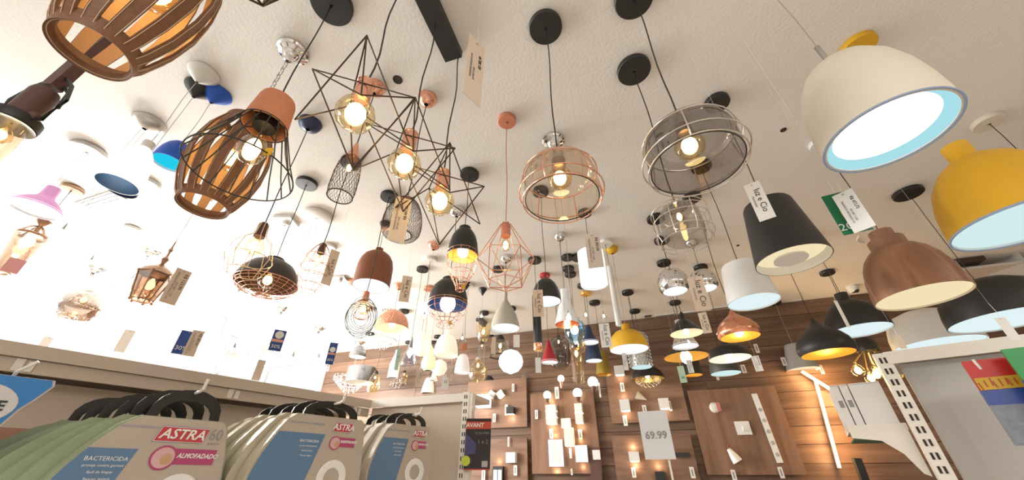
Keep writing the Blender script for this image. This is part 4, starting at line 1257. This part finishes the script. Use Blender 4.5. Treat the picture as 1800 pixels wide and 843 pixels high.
gc = card('discount_tag', 'green discount card behind the white price tag above the wooden dome', 1488, 340, 408, 40, .93, grn, [('20%', -.1, -.33, .5, paper, False)], .35, string=False)
MB().box((0, -.001, -.003), (.02, .001, .02)).build('sticker', yellow, gc, smooth=False)
card('price_tag', 'white price tag over the green discount card', 1500, 338, 403, 30, .90, paper, price('472,72', .22), -.1)
card('price_tag', 'beige price tag right of the bronze lantern', 309, 474, 533, 24, 1.6, kraft, price('123,90', .3), .3)
bluc = pbr('blue_card', (.015, .06, .26), .6)
card('discount_tag', 'blue discount card half behind a beige tag above the left shelf', 324, 582, 622, 22, 1.75, bluc, [('30%', -.05, -.25, .45, paper, False)], string=False)
card('price_tag', 'beige tag in front of the blue discount card above the left shelf', 340, 581, 625, 17, 1.7, kraft, price('289,90', .3))
for x, y0, y1, w, t, lab in [(488, 580, 616, 19, 2.0, 'blue discount card hanging alone above the middle of the left shelf'), (583, 602, 640, 13, 2.3, 'smaller blue discount card near the right end of the left shelf')]:
    g_ = card('discount_tag', lab, x, y0, y1, w, t, bluc, [('30%', 0, -.3, .46, paper, False)])
    MB().lathe([(.36, 0), (.001, .0)], 20, 0, Matrix.Scale(w * t / F, 4) @ Matrix.Translation((0, -.03, .5)) @ Matrix.Rotation(pi / 2, 4, 'X')).build('emblem', paper, g_)
    MB().box((0, -.001, -.002), (w * t / F * .9, .001, w * t / F * .25)).build('band', pbr('salmon_ink', (.75, .35, .28), .6), g_, smooth=False)
g_ = card('discount_tag', 'green and white card hanging below the flat gold-lined dish lamp', 1199, 643, 672, 11, 2.0, pbr('mint_card', (.45, .62, .50), .6), [('20', 0, -.2, .5, grn, False)])
card('price_tag', 'white price tag right of the black flat bell lamp', 1331, 625, 652, 12, 2.2, paper, price('199,90', .3))
card('price_tag', 'bluish white tag in front of the small gold-rimmed cylinder', 1213, 632, 655, 9, 1.9, paper, price('99,90', .3))
card('price_tag', 'white tag under the small yellow dome lamp', 1099, 620, 650, 8, 2.0, paper, price('149,90', .3))
card('price_tag', 'blank lit white tag below the grey-beige bell lamp', 908, 588, 610, 11, 1.8, paper, [])
card('price_tag', 'white tag under the copper-ended black tube', 946, 628, 655, 10, 2.1, paper, [])
card('price_tag', 'long white tag edge-on across the matte black dome lamp', 1480, 528, 574, 7, 1.45, paper, [], .9)
card('price_tag', 'beige price tag left above the shelf end', 736, 650, 678, 9, 2.4, kraft, price('89,90', .3))
card('price_tag', 'small beige price tag under the ribbed globe lamp', 792, 643, 670, 8, 2.3, kraft, price('79,90', .3))
card('price_tag', 'white tag with a red circle above the shelf post', 783, 662, 684, 12, 2.3, paper, [('O', 0, .1, .6, ink, False)])
card('price_tag', 'white tag on the rim of the flat black dome at the right edge', 1772, 558, 598, 14, 1.15, paper, [], .5)
card('price_tag', 'printed grey label on the wide white dome lamp', 1583, 590, 612, 9, 1.25, kraft, [], .4, string=False)
card('price_tag', 'pale tag at the foot of the crystal chandelier over the left shelf', 219, 580, 618, 14, 1.9, paper, [])
card('price_tag', 'pale tag left above the long shelf, leftmost of the tags there', 80, 592, 612, 12, 2.0, paper, [])
card('price_tag', 'pale tag below the blue discount card over the middle of the left shelf', 455, 632, 668, 12, 2.1, kraft, [])
card('name_tag', 'pink and white card hanging at the far left below the pink lamp', 24, 455, 478, 20, 1.7, pbr('pink_card', (.75, .35, .35), .6), [])

# price sign on a stand
c = at_depth(1153, 763, 2.0)
r = thing('price_sign', 'white price sign reading 69.99 on a thin white post', 'sign', c, -atan2(c.x, c.y) - .1)
MB().box((0, 0, 0), (.155, .006, .235)).build('board', pbr('sign_white', (.74, .76, .80), .5), r, smooth=False)
text('69.99', r, (.0, -.0045, -.005), .052, inkg, bold=.0008)
MB().box((.04, .006, -.12 - .55), (.010, .006, 1.1)).build('post', white, r, smooth=False)

# ------------------------------------------------------------------ left shelving
SD = Vector((.6, .8, 0)); SN = Vector((.8, -.6, 0))           # along the shelf (away), and out into the aisle
S0 = Vector((-1.746, 1.743, 0)) - SD * 2.2                    # start far left behind the frame edge
SLEN = 2.2 + 1.27
srot = atan2(SD.y, SD.x)
sh = thing('gondola_shelf', 'long beige metal gondola shelf running along the left aisle', 'shelf', (S0.x, S0.y, 0), srot)
zt = CZ + .45


def lb(x0, x1, y0, y1, z0, z1, mat, name, par): return MB().box(((x0 + x1) / 2, (y0 + y1) / 2, (z0 + z1) / 2), (x1 - x0, y1 - y0, z1 - z0)).build(name, mat, par, smooth=False)


# local frame: x along SD, y = left of SD (away from aisle)
lb(0, SLEN, 0, .30, zt - .028, zt, shelfm, 'top_shelf', sh)
lb(0, SLEN, -.004, .0, zt - .052, zt - .0, shelfm, 'fascia', sh)
lb(0, SLEN, .012, .03, zt - .105, zt - .054, shelfm, 'lower_rail', sh)
lb(0, SLEN, .29, .31, .1, zt - .03, shelfm, 'back_panel', sh)
lb(0, SLEN, .16, .175, .1, zt - .11, shelfm, 'inner_panel', sh)
for k in range(5):
    x = .35 + k * .75
    lb(x, x + .025, .008, .012, zt - .10, zt - .055, shelfw, 'bracket_clip', sh)
    lb(x + .035, x + .055, .006, .012, zt - .10, zt - .06, shelfw, 'bracket_clip', sh)
# return unit at the far end
E0 = S0 + SD * SLEN; ED = Vector((.93, -.36, 0)).normalized(); erot = atan2(ED.y, ED.x); ELEN = .77
er = thing('gondola_shelf', 'short beige end shelf unit with slotted post beside the red and black package', 'shelf', (E0.x, E0.y, 0), erot)
lb(0, ELEN, -.0, .3, zt - .028, zt, shelfm, 'top_shelf', er)
lb(0, ELEN, -.004, 0, zt - .05, zt, shelfw, 'fascia', er)
lb(0, ELEN - .05, .02, .035, .1, zt - .05, shelfm, 'back_panel', er)


def slotted_post(par, x, y, z0, z1, w=.04, d=.03, pitch=.05, mat=shelfw, sw=.006, sh_=.022, zmin=1.4):
    p = lb(x, x + w, y, y + d, z0, z1, mat, 'upright_post', par)
    z = z1 - pitch * .7
    while z > zmin:
        for s in (.3, .62):
            MB().box((x + w * s, y - .0006, z), (sw, .0016, sh_)).build('slot', slot, p, smooth=False)
        z -= pitch
    return p


slotted_post(er, ELEN - .045, -.012, .0, zt + .004, .045, .045, .042)
lb(ELEN, ELEN + .022, -.01, .03, .0, zt - .005, shelfw, 'side_flange', er)
MB().lathe([(.02, 0), (.02, .006), (.002, .007)], 16, 0, Matrix.Translation((ELEN + .024, -.0, zt - .10)) @ Matrix.Rotation(pi / 2, 4, 'Y')).build('bolt', shelfw, er)

# toilet seat packs on hooks


def pack_face_outline(hw_top, hw, H, n=10, asym=.70):
    """rounded horseshoe-like outline, top at z=0; the left side flares more"""
    def e(f): return hw_top + (hw - hw_top) * (1 - (1 - f) ** 1.7)
    hr = max(hw * asym, hw_top * 1.02)
    def er(f): return hw_top + (hr - hw_top) * (1 - (1 - f) ** 1.7)
    pts = [(-hw_top + .012, 0), (hw_top - .012, 0), (hw_top, -.010)]
    for k in range(1, n + 1): pts.append((er(k / n), -H * .5 * k / n))
    for k in range(1, n):
        a = pi * k / n
        pts.append(((hr if cos(a) > 0 else hw) * cos(a), -H * .5 - H * .5 * sin(a)))
    for k in range(n, 0, -1): pts.append((-e(k / n), -H * .5 * k / n))
    pts.append((-hw_top, -.010))
    return pts


def extrude(pts, y0, y1, M=None, mi=0, b=None):
    b = b or MB(); n = len(pts)
    vs = [(x, y0, z) for x, z in pts] + [(x, y1, z) for x, z in pts]
    fs = [tuple(range(n)), tuple(reversed(range(n, 2 * n)))] + [(i, n + i, n + (i + 1) % n, (i + 1) % n) for i in range(n)]
    return b.add(vs, fs, mi, M)


seat_card = pbr('pack_card_print', (.47, .40, .33), .35, coat=.4)
astra_red = pbr('astra_red', (.50, .05, .06), .5)
astra_blue = pbr('pack_blue', (.10, .20, .34), .4, coat=.3)
magenta = pbr('pack_magenta', (.42, .06, .16), .45)
ghang = pbr('hanger_black', (.012, .010, .009), .35)


def seat_pack(lab, c, ht, hw, H, depth_, mat, front, rich, group):
    """c = top centre; local x = across the face (SD), -y = out to the aisle"""
    r = thing('toilet_seat_pack', lab, 'toilet seat', c, srot, group)
    o = pack_face_outline(ht, hw, H)
    extrude(o, 0, depth_).build('wrap', mat, r, smooth=False)
    if front:
        inner = [(x * .97, z * .99 - .002) for x, z in o]
        extrude(inner, -.004, -.001).build('card_sleeve', seat_card, r, smooth=False)
        k_ = ht / .118
        def edge(z):
            f = min(1, max(0, -z / (H * .5))); return (ht + (hw - ht) * (1 - (1 - f) ** 1.7)) * .96
        hz = -.085 * k_ if rich else -.062
        xr = -.075 if rich else -.012
        L = [(-edge(hz - .022 * k), hz - .022 * k) for k in range(9)]
        blue = L + [(xr - .045, hz - .18), (xr, hz)]
        extrude(list(reversed(blue)), -.0052, -.0042).build('blue_field', astra_blue, r, smooth=False)
        lx, lz, lw, lh = (.012, -.044, .124, .042) if rich else (.055, -.034, .075, .034)
        for nm_, sc_, dy_, m_ in (('logo_frame', 1.0, 0, pbr('logo_navy', (.05, .05, .15), .5)), ('logo_edge', .95, .0008, paper), ('logo_field', .87, .0016, astra_red)):
            W2, H2, sk = lw / 2 - lh * (1 - sc_) * .5, lh / 2 * sc_, lh * .13 * sc_
            extrude([(lx - W2 - sk, lz - H2), (lx + W2 - sk, lz - H2), (lx + W2 + sk, lz + H2), (lx - W2 + sk, lz + H2)], -.0052 - dy_, -.0046 - dy_).build(nm_, m_, r, smooth=False)
        text('ASTRA', r, (lx, -.0078, lz), lh * .88, paper, bold=.0007, shear=.25)
        if rich:
            text('60', r, (.098, -.0056, -.040), .046, inkg, squash=.8)
            text('A N O S', r, (.098, -.0056, -.064), .009, inkg)
        ex = .0 if rich else .045
        bz_ = -.104 if rich else -.088
        bwid = (edge(bz_) * .62 if rich else edge(bz_) * .60) - ex
        MB().box((ex + bwid / 2, -.0052, bz_ + .004), (bwid, .001, .040 * (1 if rich else .8))).build('magenta_band', magenta, r, smooth=False)
        text('ALMOFADADO', r, (ex + bwid * .61, -.0062, bz_ + .006), .0175 if rich else .0125, paper, bold=.0004, squash=.86, shear=.2)
        er_ = .031 if rich else .023
        MB().lathe([(er_, 0), (er_, .001), (.001, .0012)], 26, 0, Matrix.Translation((ex - .012, -.0056, bz_)) @ Matrix.Rotation(pi / 2, 4, 'X')).build('round_emblem', magenta, r)
        MB().lathe([(er_ * .84, 0), (er_ * .84, .0005), (.001, .0006)], 26, 0, Matrix.Translation((ex - .012, -.0070, bz_)) @ Matrix.Rotation(pi / 2, 4, 'X')).build('emblem_photo', pbr('skin_print', (.66, .40, .40), .5), r)
        MB().lathe([(er_ * .45, 0), (.001, .0006)], 14, 0, Matrix.Translation((ex - .004, -.0078, bz_ - .004)) @ Matrix.Rotation(pi / 2, 4, 'X')).build('emblem_hand', pbr('hand_print', (.55, .33, .18), .5), r)
        text('ASSENTO SANITARIO ALMOFADADO', r, (-ht * .62, -.0056, -.030), .008, pbr('blue_grey_ink', (.35, .38, .5), .6))
        for k, (tx, s) in enumerate([('BACTERICIDA', .014), ('proteje contra germes', .009), ('facil de limpar', .009), ('fixacao segura', .009)]):
            text(tx, r, (xr - .055, -.0062, hz - .025 - .015 * k), s * (1 if rich else .8), paper)
        MB().lathe([(.058, 0), (.054, .004), (.034, .004), (.03, 0)], 28, 0, Matrix.Translation((.05, -.0052, -.20)) @ Matrix.Rotation(pi / 2, 4, 'X')).build('seat_picture', white, r)
    # black handle
    b = MB(); w = ht * .78; hh = .082 if rich or mat is green_wrap else .055
    arch = [(w * cos(a), hh * sin(a) ** .8) for a in [pi * k / 10 for k in range(11)]]
    inner = [(w * .72 * cos(a), hh * .62 * sin(a) ** .8) for a in [pi * k / 10 for k in range(10, -1, -1)]]
    n = 11; vs = []; fs = []
    for y in (.004, .012):
        vs += [(x, y, z) for x, z in arch] + [(x, y, z) for x, z in reversed(inner)]
    for k in range(10):
        fs += [(k, k + 1, 12 + k, 11 + k), (22 + k, 33 + k, 34 + k, 23 + k), (k, 22 + k, 23 + k, k + 1), (11 + k, 12 + k, 34 + k, 33 + k)]
    b.add(vs, fs)
    b.build('handle', ghang, r, smooth=False)
    return r


green_wrap = pbr('green_wrapped_seat', (.30, .37, .23), .28, 0, .2, 9, .3, coat=.7)
cream_wrap = pbr('cream_wrapped_seat', (.50, .45, .33), .28, 0, .08, 9, .3, coat=.6)
cream_wrap2 = pbr('ivory_wrapped_seat', (.55, .50, .41), .28, 0, .06, 9, .3, coat=.6)
PK = [
    (at_depth(325, 735, 1.12), .118, .235, .44, green_wrap, True, 'green', 6, 'green wrapped padded toilet seats on the first hook'),
    (at_depth(584, 732, 1.42), .145, .245, .44, cream_wrap, False, 'cream', 5, 'cream wrapped padded toilet seats on the middle hook'),
    (at_depth(724, 747, 1.85), .125, .215, .42, cream_wrap2, False, 'ivory', 4, 'ivory wrapped padded toilet seats on the far hook')]
ORD = ['second', 'third', 'fourth', 'fifth', 'sixth', 'hindmost']
for c, ht, hw, H, m, rich, cn, n, grp in PK:
    for k in range(n):
        q = c - SN * (k * (.085 if cn == 'green' else .065)) - SD * (k * (.022 if cn == 'green' else .012)) + Vector((0, 0, .006 * (k % 2)))
        pos = 'foremost' if k == 0 else ('hindmost' if k == n - 1 else ORD[k - 1])
        lab = ('%s %s-edged padded toilet seat pack with printed front card on the %s hook' if k == 0 else '%s %s wrapped toilet seat pack from the front on the %s hook') % (pos, cn, {'green': 'left', 'cream': 'middle', 'ivory': 'right'}[cn])
        if pos == 'hindmost': lab = 'hindmost %s wrapped toilet seat pack on the %s hook' % (cn, {'green': 'left', 'cream': 'middle', 'ivory': 'right'}[cn])
        seat_pack(lab, q, ht, hw + k * .014, H, (.078 if cn == 'green' else .058), m, k == 0, rich, grp)
    # hook
    h = thing('display_hook', 'white metal display hook carrying the %s toilet seat packs' % cn, 'hook', (c.x, c.y, c.z + (.062 if cn == 'green' else .035)), srot)
    b = MB(); b.tube([(0, n * .065 + .06, .012), (0, -.035, .012), (0, -.055, .018), (0, -.062, .045)], .0045, 8)
    b.build('rod', shelfw, h)
    MB().box((0, n * .065 + .06, .0), (.03, .004, .06)).build('back_plate', shelfw, h, smooth=False)
    if cn == 'ivory':
        for k in range(5): MB().ball((0, .12 - k * .035, .012), .009, 8, 6).build('bead_stop', shelfw, h)

# blue and white bag at the left edge
c = at_depth(0, 712, 1.0)
r = thing('blue_bag', 'blue and white printed pack at the left edge lettered GE', 'package', c, srot)
o = [(-.18, .075), (.065, .075), (.07, .06), (.05, .02), (.035, -.005), (.02, -.05), (.0, -.14), (-.18, -.14)]
extrude(o, 0, .04).build('bag', pbr('bag_blue', (.02, .20, .55), .3, coat=.5), r, smooth=False)
extrude([(x * 1.02 + .004, z * 1.02) for x, z in o], .004, .03).build('clear_edge', pbr('bag_edge', (.65, .62, .66), .3), r, smooth=False)
b = MB(); b.lathe([(1, 0), (.98, .0015), (.001, .002)], 30, 0, Matrix.Translation((-.055, -.001, -.0)) @ Matrix.Rotation(pi / 2, 4, 'X') @ Matrix.Diagonal((.085, .055, 1, 1))); b.build('oval', pbr('bag_oval', (.62, .60, .60), .4), r)
text('GE', r, (-.012, -.004, -.002), .034, pbr('bag_ink', (.03, .04, .05), .6), bold=.001)
h = thing('display_hook', 'white metal hook at the left edge holding the blue bag', 'hook', c + Vector((-.02, 0, .085)), srot)
MB().tube([(0, .2, 0), (0, -.03, 0), (.01, -.05, .01), (.025, -.055, .03)], .0045, 8).build('rod', shelfw, h)
c2 = at_depth(36, 752, 1.25)
r = thing('brown_pack', 'brown wrapped pack between the blue bag and the green toilet seats', 'package', c2, srot)
extrude(pack_face_outline(.10, .17, .34), 0, .05).build('wrap', pbr('brown_wrap', (.36, .17, .11), .4, 0, .2, 12, .3, coat=.4), r, smooth=False)

# red and black blister pack on the slotted post
c = at_depth(840, 779, 2.15)
r = thing('blister_pack', 'red and black boxed product lettered AVANT hanging beside the slotted post', 'package', c, -.02)
W, H = .150, .265
MB().box((0, 0, 0), (W, .02, H)).build('box', pbr('avant_black', (.022, .014, .018), .55), r, smooth=False)
MB().box((.0, -.011, H * .36), (W * 1.0, .002, .040)).build('red_band', pbr('avant_red', (.55, .06, .03), .4), r, smooth=False)
MB().box((.0, -.011, -H * .49), (W * 1.0, .002, .006)).build('red_edge', MATS['avant_red'], r, smooth=False)
text('AVANT', r, (-.02, -.0125, H * .36), .032, paper, bold=.0008)
text('ECOLUMEN', r, (.025, -.0115, H * .20), .016, inkg)
text('1 x 2', r, (.03, -.0115, H * .03), .030, inkg)
extrude([(-W / 2, H * .2), (-.01, -.0), (-.01, -.05), (-W / 2, -.06)], -.012, -.0105).build('blue_picture', pbr('avant_blue', (.05, .05, .16), .3), r, smooth=False)
MB().box((.045, -.011, -H * .39), (.034, .001, .03)).build('barcode', pbr('barcode_grey', (.45, .42, .42), .6), r, smooth=False)
MB().lathe([(.026, 0), (.001, .001)], 20, 0, Matrix.Translation((-.065, -.0105, -H * .33)) @ Matrix.Rotation(pi / 2, 4, 'X')).build('seal', pbr('lime', (.5, .6, .05), .5), r)

# ------------------------------------------------------------------ right shelving
RD = Vector((.81, -.59, 0)).normalized(); rrot = atan2(RD.y, RD.x)
R0 = at_height(1560, 628, CZ + .45); R0.z = 0
rs = thing('gondola_shelf', 'tall white gondola shelf with slotted post and grey back panel at the right', 'shelf', R0, rrot)
zt = CZ + .47
lb(-.01, 1.6, -.02, .32, zt - .045, zt - .012, shelfw, 'top_shelf', rs)
lb(-.01, 1.6, -.024, -.02, zt - .052, zt - .0, shelfw, 'fascia', rs)
lb(.03, 1.6, .03, .045, .1, zt - .05, paneg, 'back_panel', rs)
slotted_post(rs, -.045, -.02, 0, zt - .002, .05, .045, .046, shelfw, .008, .024)
lb(-.045, .005, -.012, .03, zt - .002, zt + .004, black, 'post_cap', rs)
lb(.72, .735, -.026, -.024, zt - .05, zt, shelfw, 'joint_clip', rs)
# end-cap shelf to the left of the post
e_ = lb(-.245, -.045, .06, .36, zt - .30, zt - .275, shelfw, 'side_shelf', rs)
b = MB(); pts = [(-.245, zt - .30), (-.05, zt - .30), (-.05, zt - .47), (-.07, zt - .46), (-.10, zt - .39), (-.15, zt - .34), (-.245, zt - .325)]
extrude(list(reversed(pts)), .052, .058, b=b); b.build('bracket', shelfw, rs, smooth=False)
lb(-.24, -.10, .06, .35, zt - .332, zt - .326, pbr('green_rail', (.05, .14, .07), .5), 'price_rail', rs)
bw = pbr('white_box_card', (.76, .75, .75), .5)
for k, (x0, x1, lab) in enumerate([(-.245, -.212, 'leftmost flat white box on the side shelf'), (-.210, -.177, 'second flat white box on the side shelf, right of the leftmost'), (-.175, -.06, 'wider white box with a flap, against the shelf post')]):
    p = R0 + RD * ((x0 + x1) / 2) + Vector((-RD.y, RD.x, 0)) * .19
    o = thing('white_box', lab, 'box', (p.x, p.y, zt - .275), rrot)
    w_ = x1 - x0 - .002
    MB().box((0, 0, .085), (w_, .24, .17)).build('carton', bw, o, smooth=False)
    if k < 2: MB().box((0, -.121, .09), (.016, .001, .03)).build('logo', inkg, o, smooth=False)
    MB().box((0, -.1205, .172), (w_ * .98, .01, .003)).build('flap', white, o, smooth=False)
# coloured packs on hooks at the right edge


def bagpack(lab, x, y, t, parts, w, h, rot=0):
    c = at_depth(x, y, t)
    r = thing('hanging_pack', lab, 'package', c, rrot + rot)
    for (n_, z0, z1, m) in parts:
        MB().box((0, 0, h * (z0 + z1) / 2), (w, .012 if n_ == 'header' else .02, h * (z1 - z0))).build(n_, m, r, smooth=False)
    return r


redm = pbr('pack_red', (.55, .02, .02), .35, coat=.5); blm = pbr('pack_royal', (.03, .07, .30), .35, coat=.5); grm = pbr('pack_green', (.02, .28, .07), .35, coat=.5)
clearm = pbr('grey_bristles', (.22, .24, .28), .4, 0, .3, 60)
r = bagpack('red blue and grey hanging pack with yellow lettering on the nearest right hook', 1774, 694, 1.25, [('header', .08, .5, redm), ('label', -.12, .08, blm), ('content', -.62, -.12, clearm)], .12, .24)
MB().box((0, -.0105, .040), (.118, .002, .040)).build('yellow_band', pbr('band_yellow', (.62, .38, .03), .5), r, smooth=False)
b = MB()
for k in range(9): b.box((-.05 + .012 * k, -.012, .040 + .003 * (k % 3 - 1)), (.004, .001, .026 - .004 * (k % 2)), M=Matrix.Rotation(radians(-6 + 5 * (k % 3)), 4, 'Y'))
b.build('print', pbr('band_red_print', (.45, .08, .02), .5), r, smooth=False, kind='stuff')
MB().box((.03, 0, -.17), (.12, .035, .05)).build('orange_base', pbr('pack_orange', (.85, .30, .02), .4), r, smooth=False)
r = bagpack('green topped hanging pack at the right edge with a white oval', 1868, 692, 1.15, [('header', .2, .62, grm), ('content', -.6, .2, blm)], .12, .24)
MB().lathe([(.02, 0), (.001, .001)], 20, 0, Matrix.Translation((-.02, -.007, .08)) @ Matrix.Rotation(pi / 2, 4, 'X')).build('oval', paper, r)
c = at_depth(1712, 652, 1.35)
h = thing('display_hook', 'white metal hook on the right shelf holding the red pack', 'hook', c, rrot)
MB().tube([(0, -.06, .03), (0.005, -.055, -.002), (.02, -.03, -.012), (.06, .06, -.012)], .0045, 8).build('rod', shelfw, h)

# cut-off lamps at the frame edge
def black_diamond(root, R, H):
    diamond(root, R, H)
    for ch in root.children:
        if ch.name.startswith('wire_frame'): ch.data.materials[0] = darkw


pend('diamond_pendant', 'dark wire geometric lamp cut by the top edge, only its bottom showing', 'pendant lamp', (432, -26), 150, -130, -290, black_diamond, cr=.05)
D('pendant lamp hanging from the pale beige ceiling rose beside the big yellow dome', (2010, 470), 150, 420, 212, outer=white, cmat=cream, cr=.06)
D('dark mirrored drum lamp sparkling above the corner where the left shelves meet', (632, 672), 52, 646, 585, name='drum_pendant', prof=[(1, 0), (1, .9), (.95, 1), (.03, 1)], outer=pbr('smoke_mirror', (.35, .36, .38), .15, .9), inner=white, lit='bulb', power=.4, bz=.4, br=.02)
D('grey mirrored dome lamp above the dark mirrored drum', (628, 627), 30, 606, 540, prof=P_DOME, outer=MATS['smoke_mirror'], inner=white, lit='bulb', power=.3, bz=.4, br=.02)
D('small black bell lamp at the top of the left shelf end', (804, 689), 10, 668, 620, name='bell_pendant', prof=P_BELL, lit='none')
D('small black ball lamp left of the green and white card', (725, 681), 14, 664, 610, name='ball_pendant', prof=P_SPHERE, lit='none')
D('clear-topped white lamp just left of the ribbed milky globe', (762, 668), 14, 650, 590, name='cone_pendant', prof=P_BELL[:4] + [(.4, 1), (.03, 1)], outer=e_opal, lit='none')

chandelier('pale crystal string chandelier right of the hammered copper dome lamp', (668, 612), 54, 585, 545, 0)
chandelier('small glass chandelier directly over the left corner of the end shelf', (668, 695), 40, 672, 615, 3)
G('amber glass bell lamp low between the white drop lamp and the shelf end', (708, 672), 16, 650, 600, gmat=g_amber, br=.012, power=.2)
G('clear glass lamp with gold wires beneath the milky white globe', (908, 684), 22, 664, 606, gmat=g_clear, cap=MATS['brass'], br=.014, power=.3)

D('white frosted globe lamp glaring just left of the black dome with navy inside', (743, 555), 25, 530, 455, name='globe_pendant', prof=[(.05, 0), (.6, .12), (.92, .32), (1, .5), (.92, .7), (.6, .9), (.1, 1)], outer=MATS['moon_globe'], lit='none', cmat=white)
card('price_tag', 'green and white oval-printed card on the slim white bottle lamp', 699, 612, 650, 7, 2.2, MATS['mint_card'], [('O', 0, .1, .7, ink, False)], .3)
card('price_tag', 'beige tag right of the ribbed milky globe lamp', 868, 592, 622, 7, 2.0, kraft, [], .4)

# lettering becomes plain mesh
bpy.context.view_layer.update()
dg = bpy.context.evaluated_depsgraph_get()
for o in [o for o in COL.objects if o.type == 'FONT']:
    me = bpy.data.meshes.new_from_object(o.evaluated_get(dg))
    n_ = o.name
    q = bpy.data.objects.new('lettering', me); COL.objects.link(q)
    q.parent = o.parent; q.location = o.location; q.rotation_euler = o.rotation_euler; q.scale = o.scale
    bpy.data.objects.remove(o)
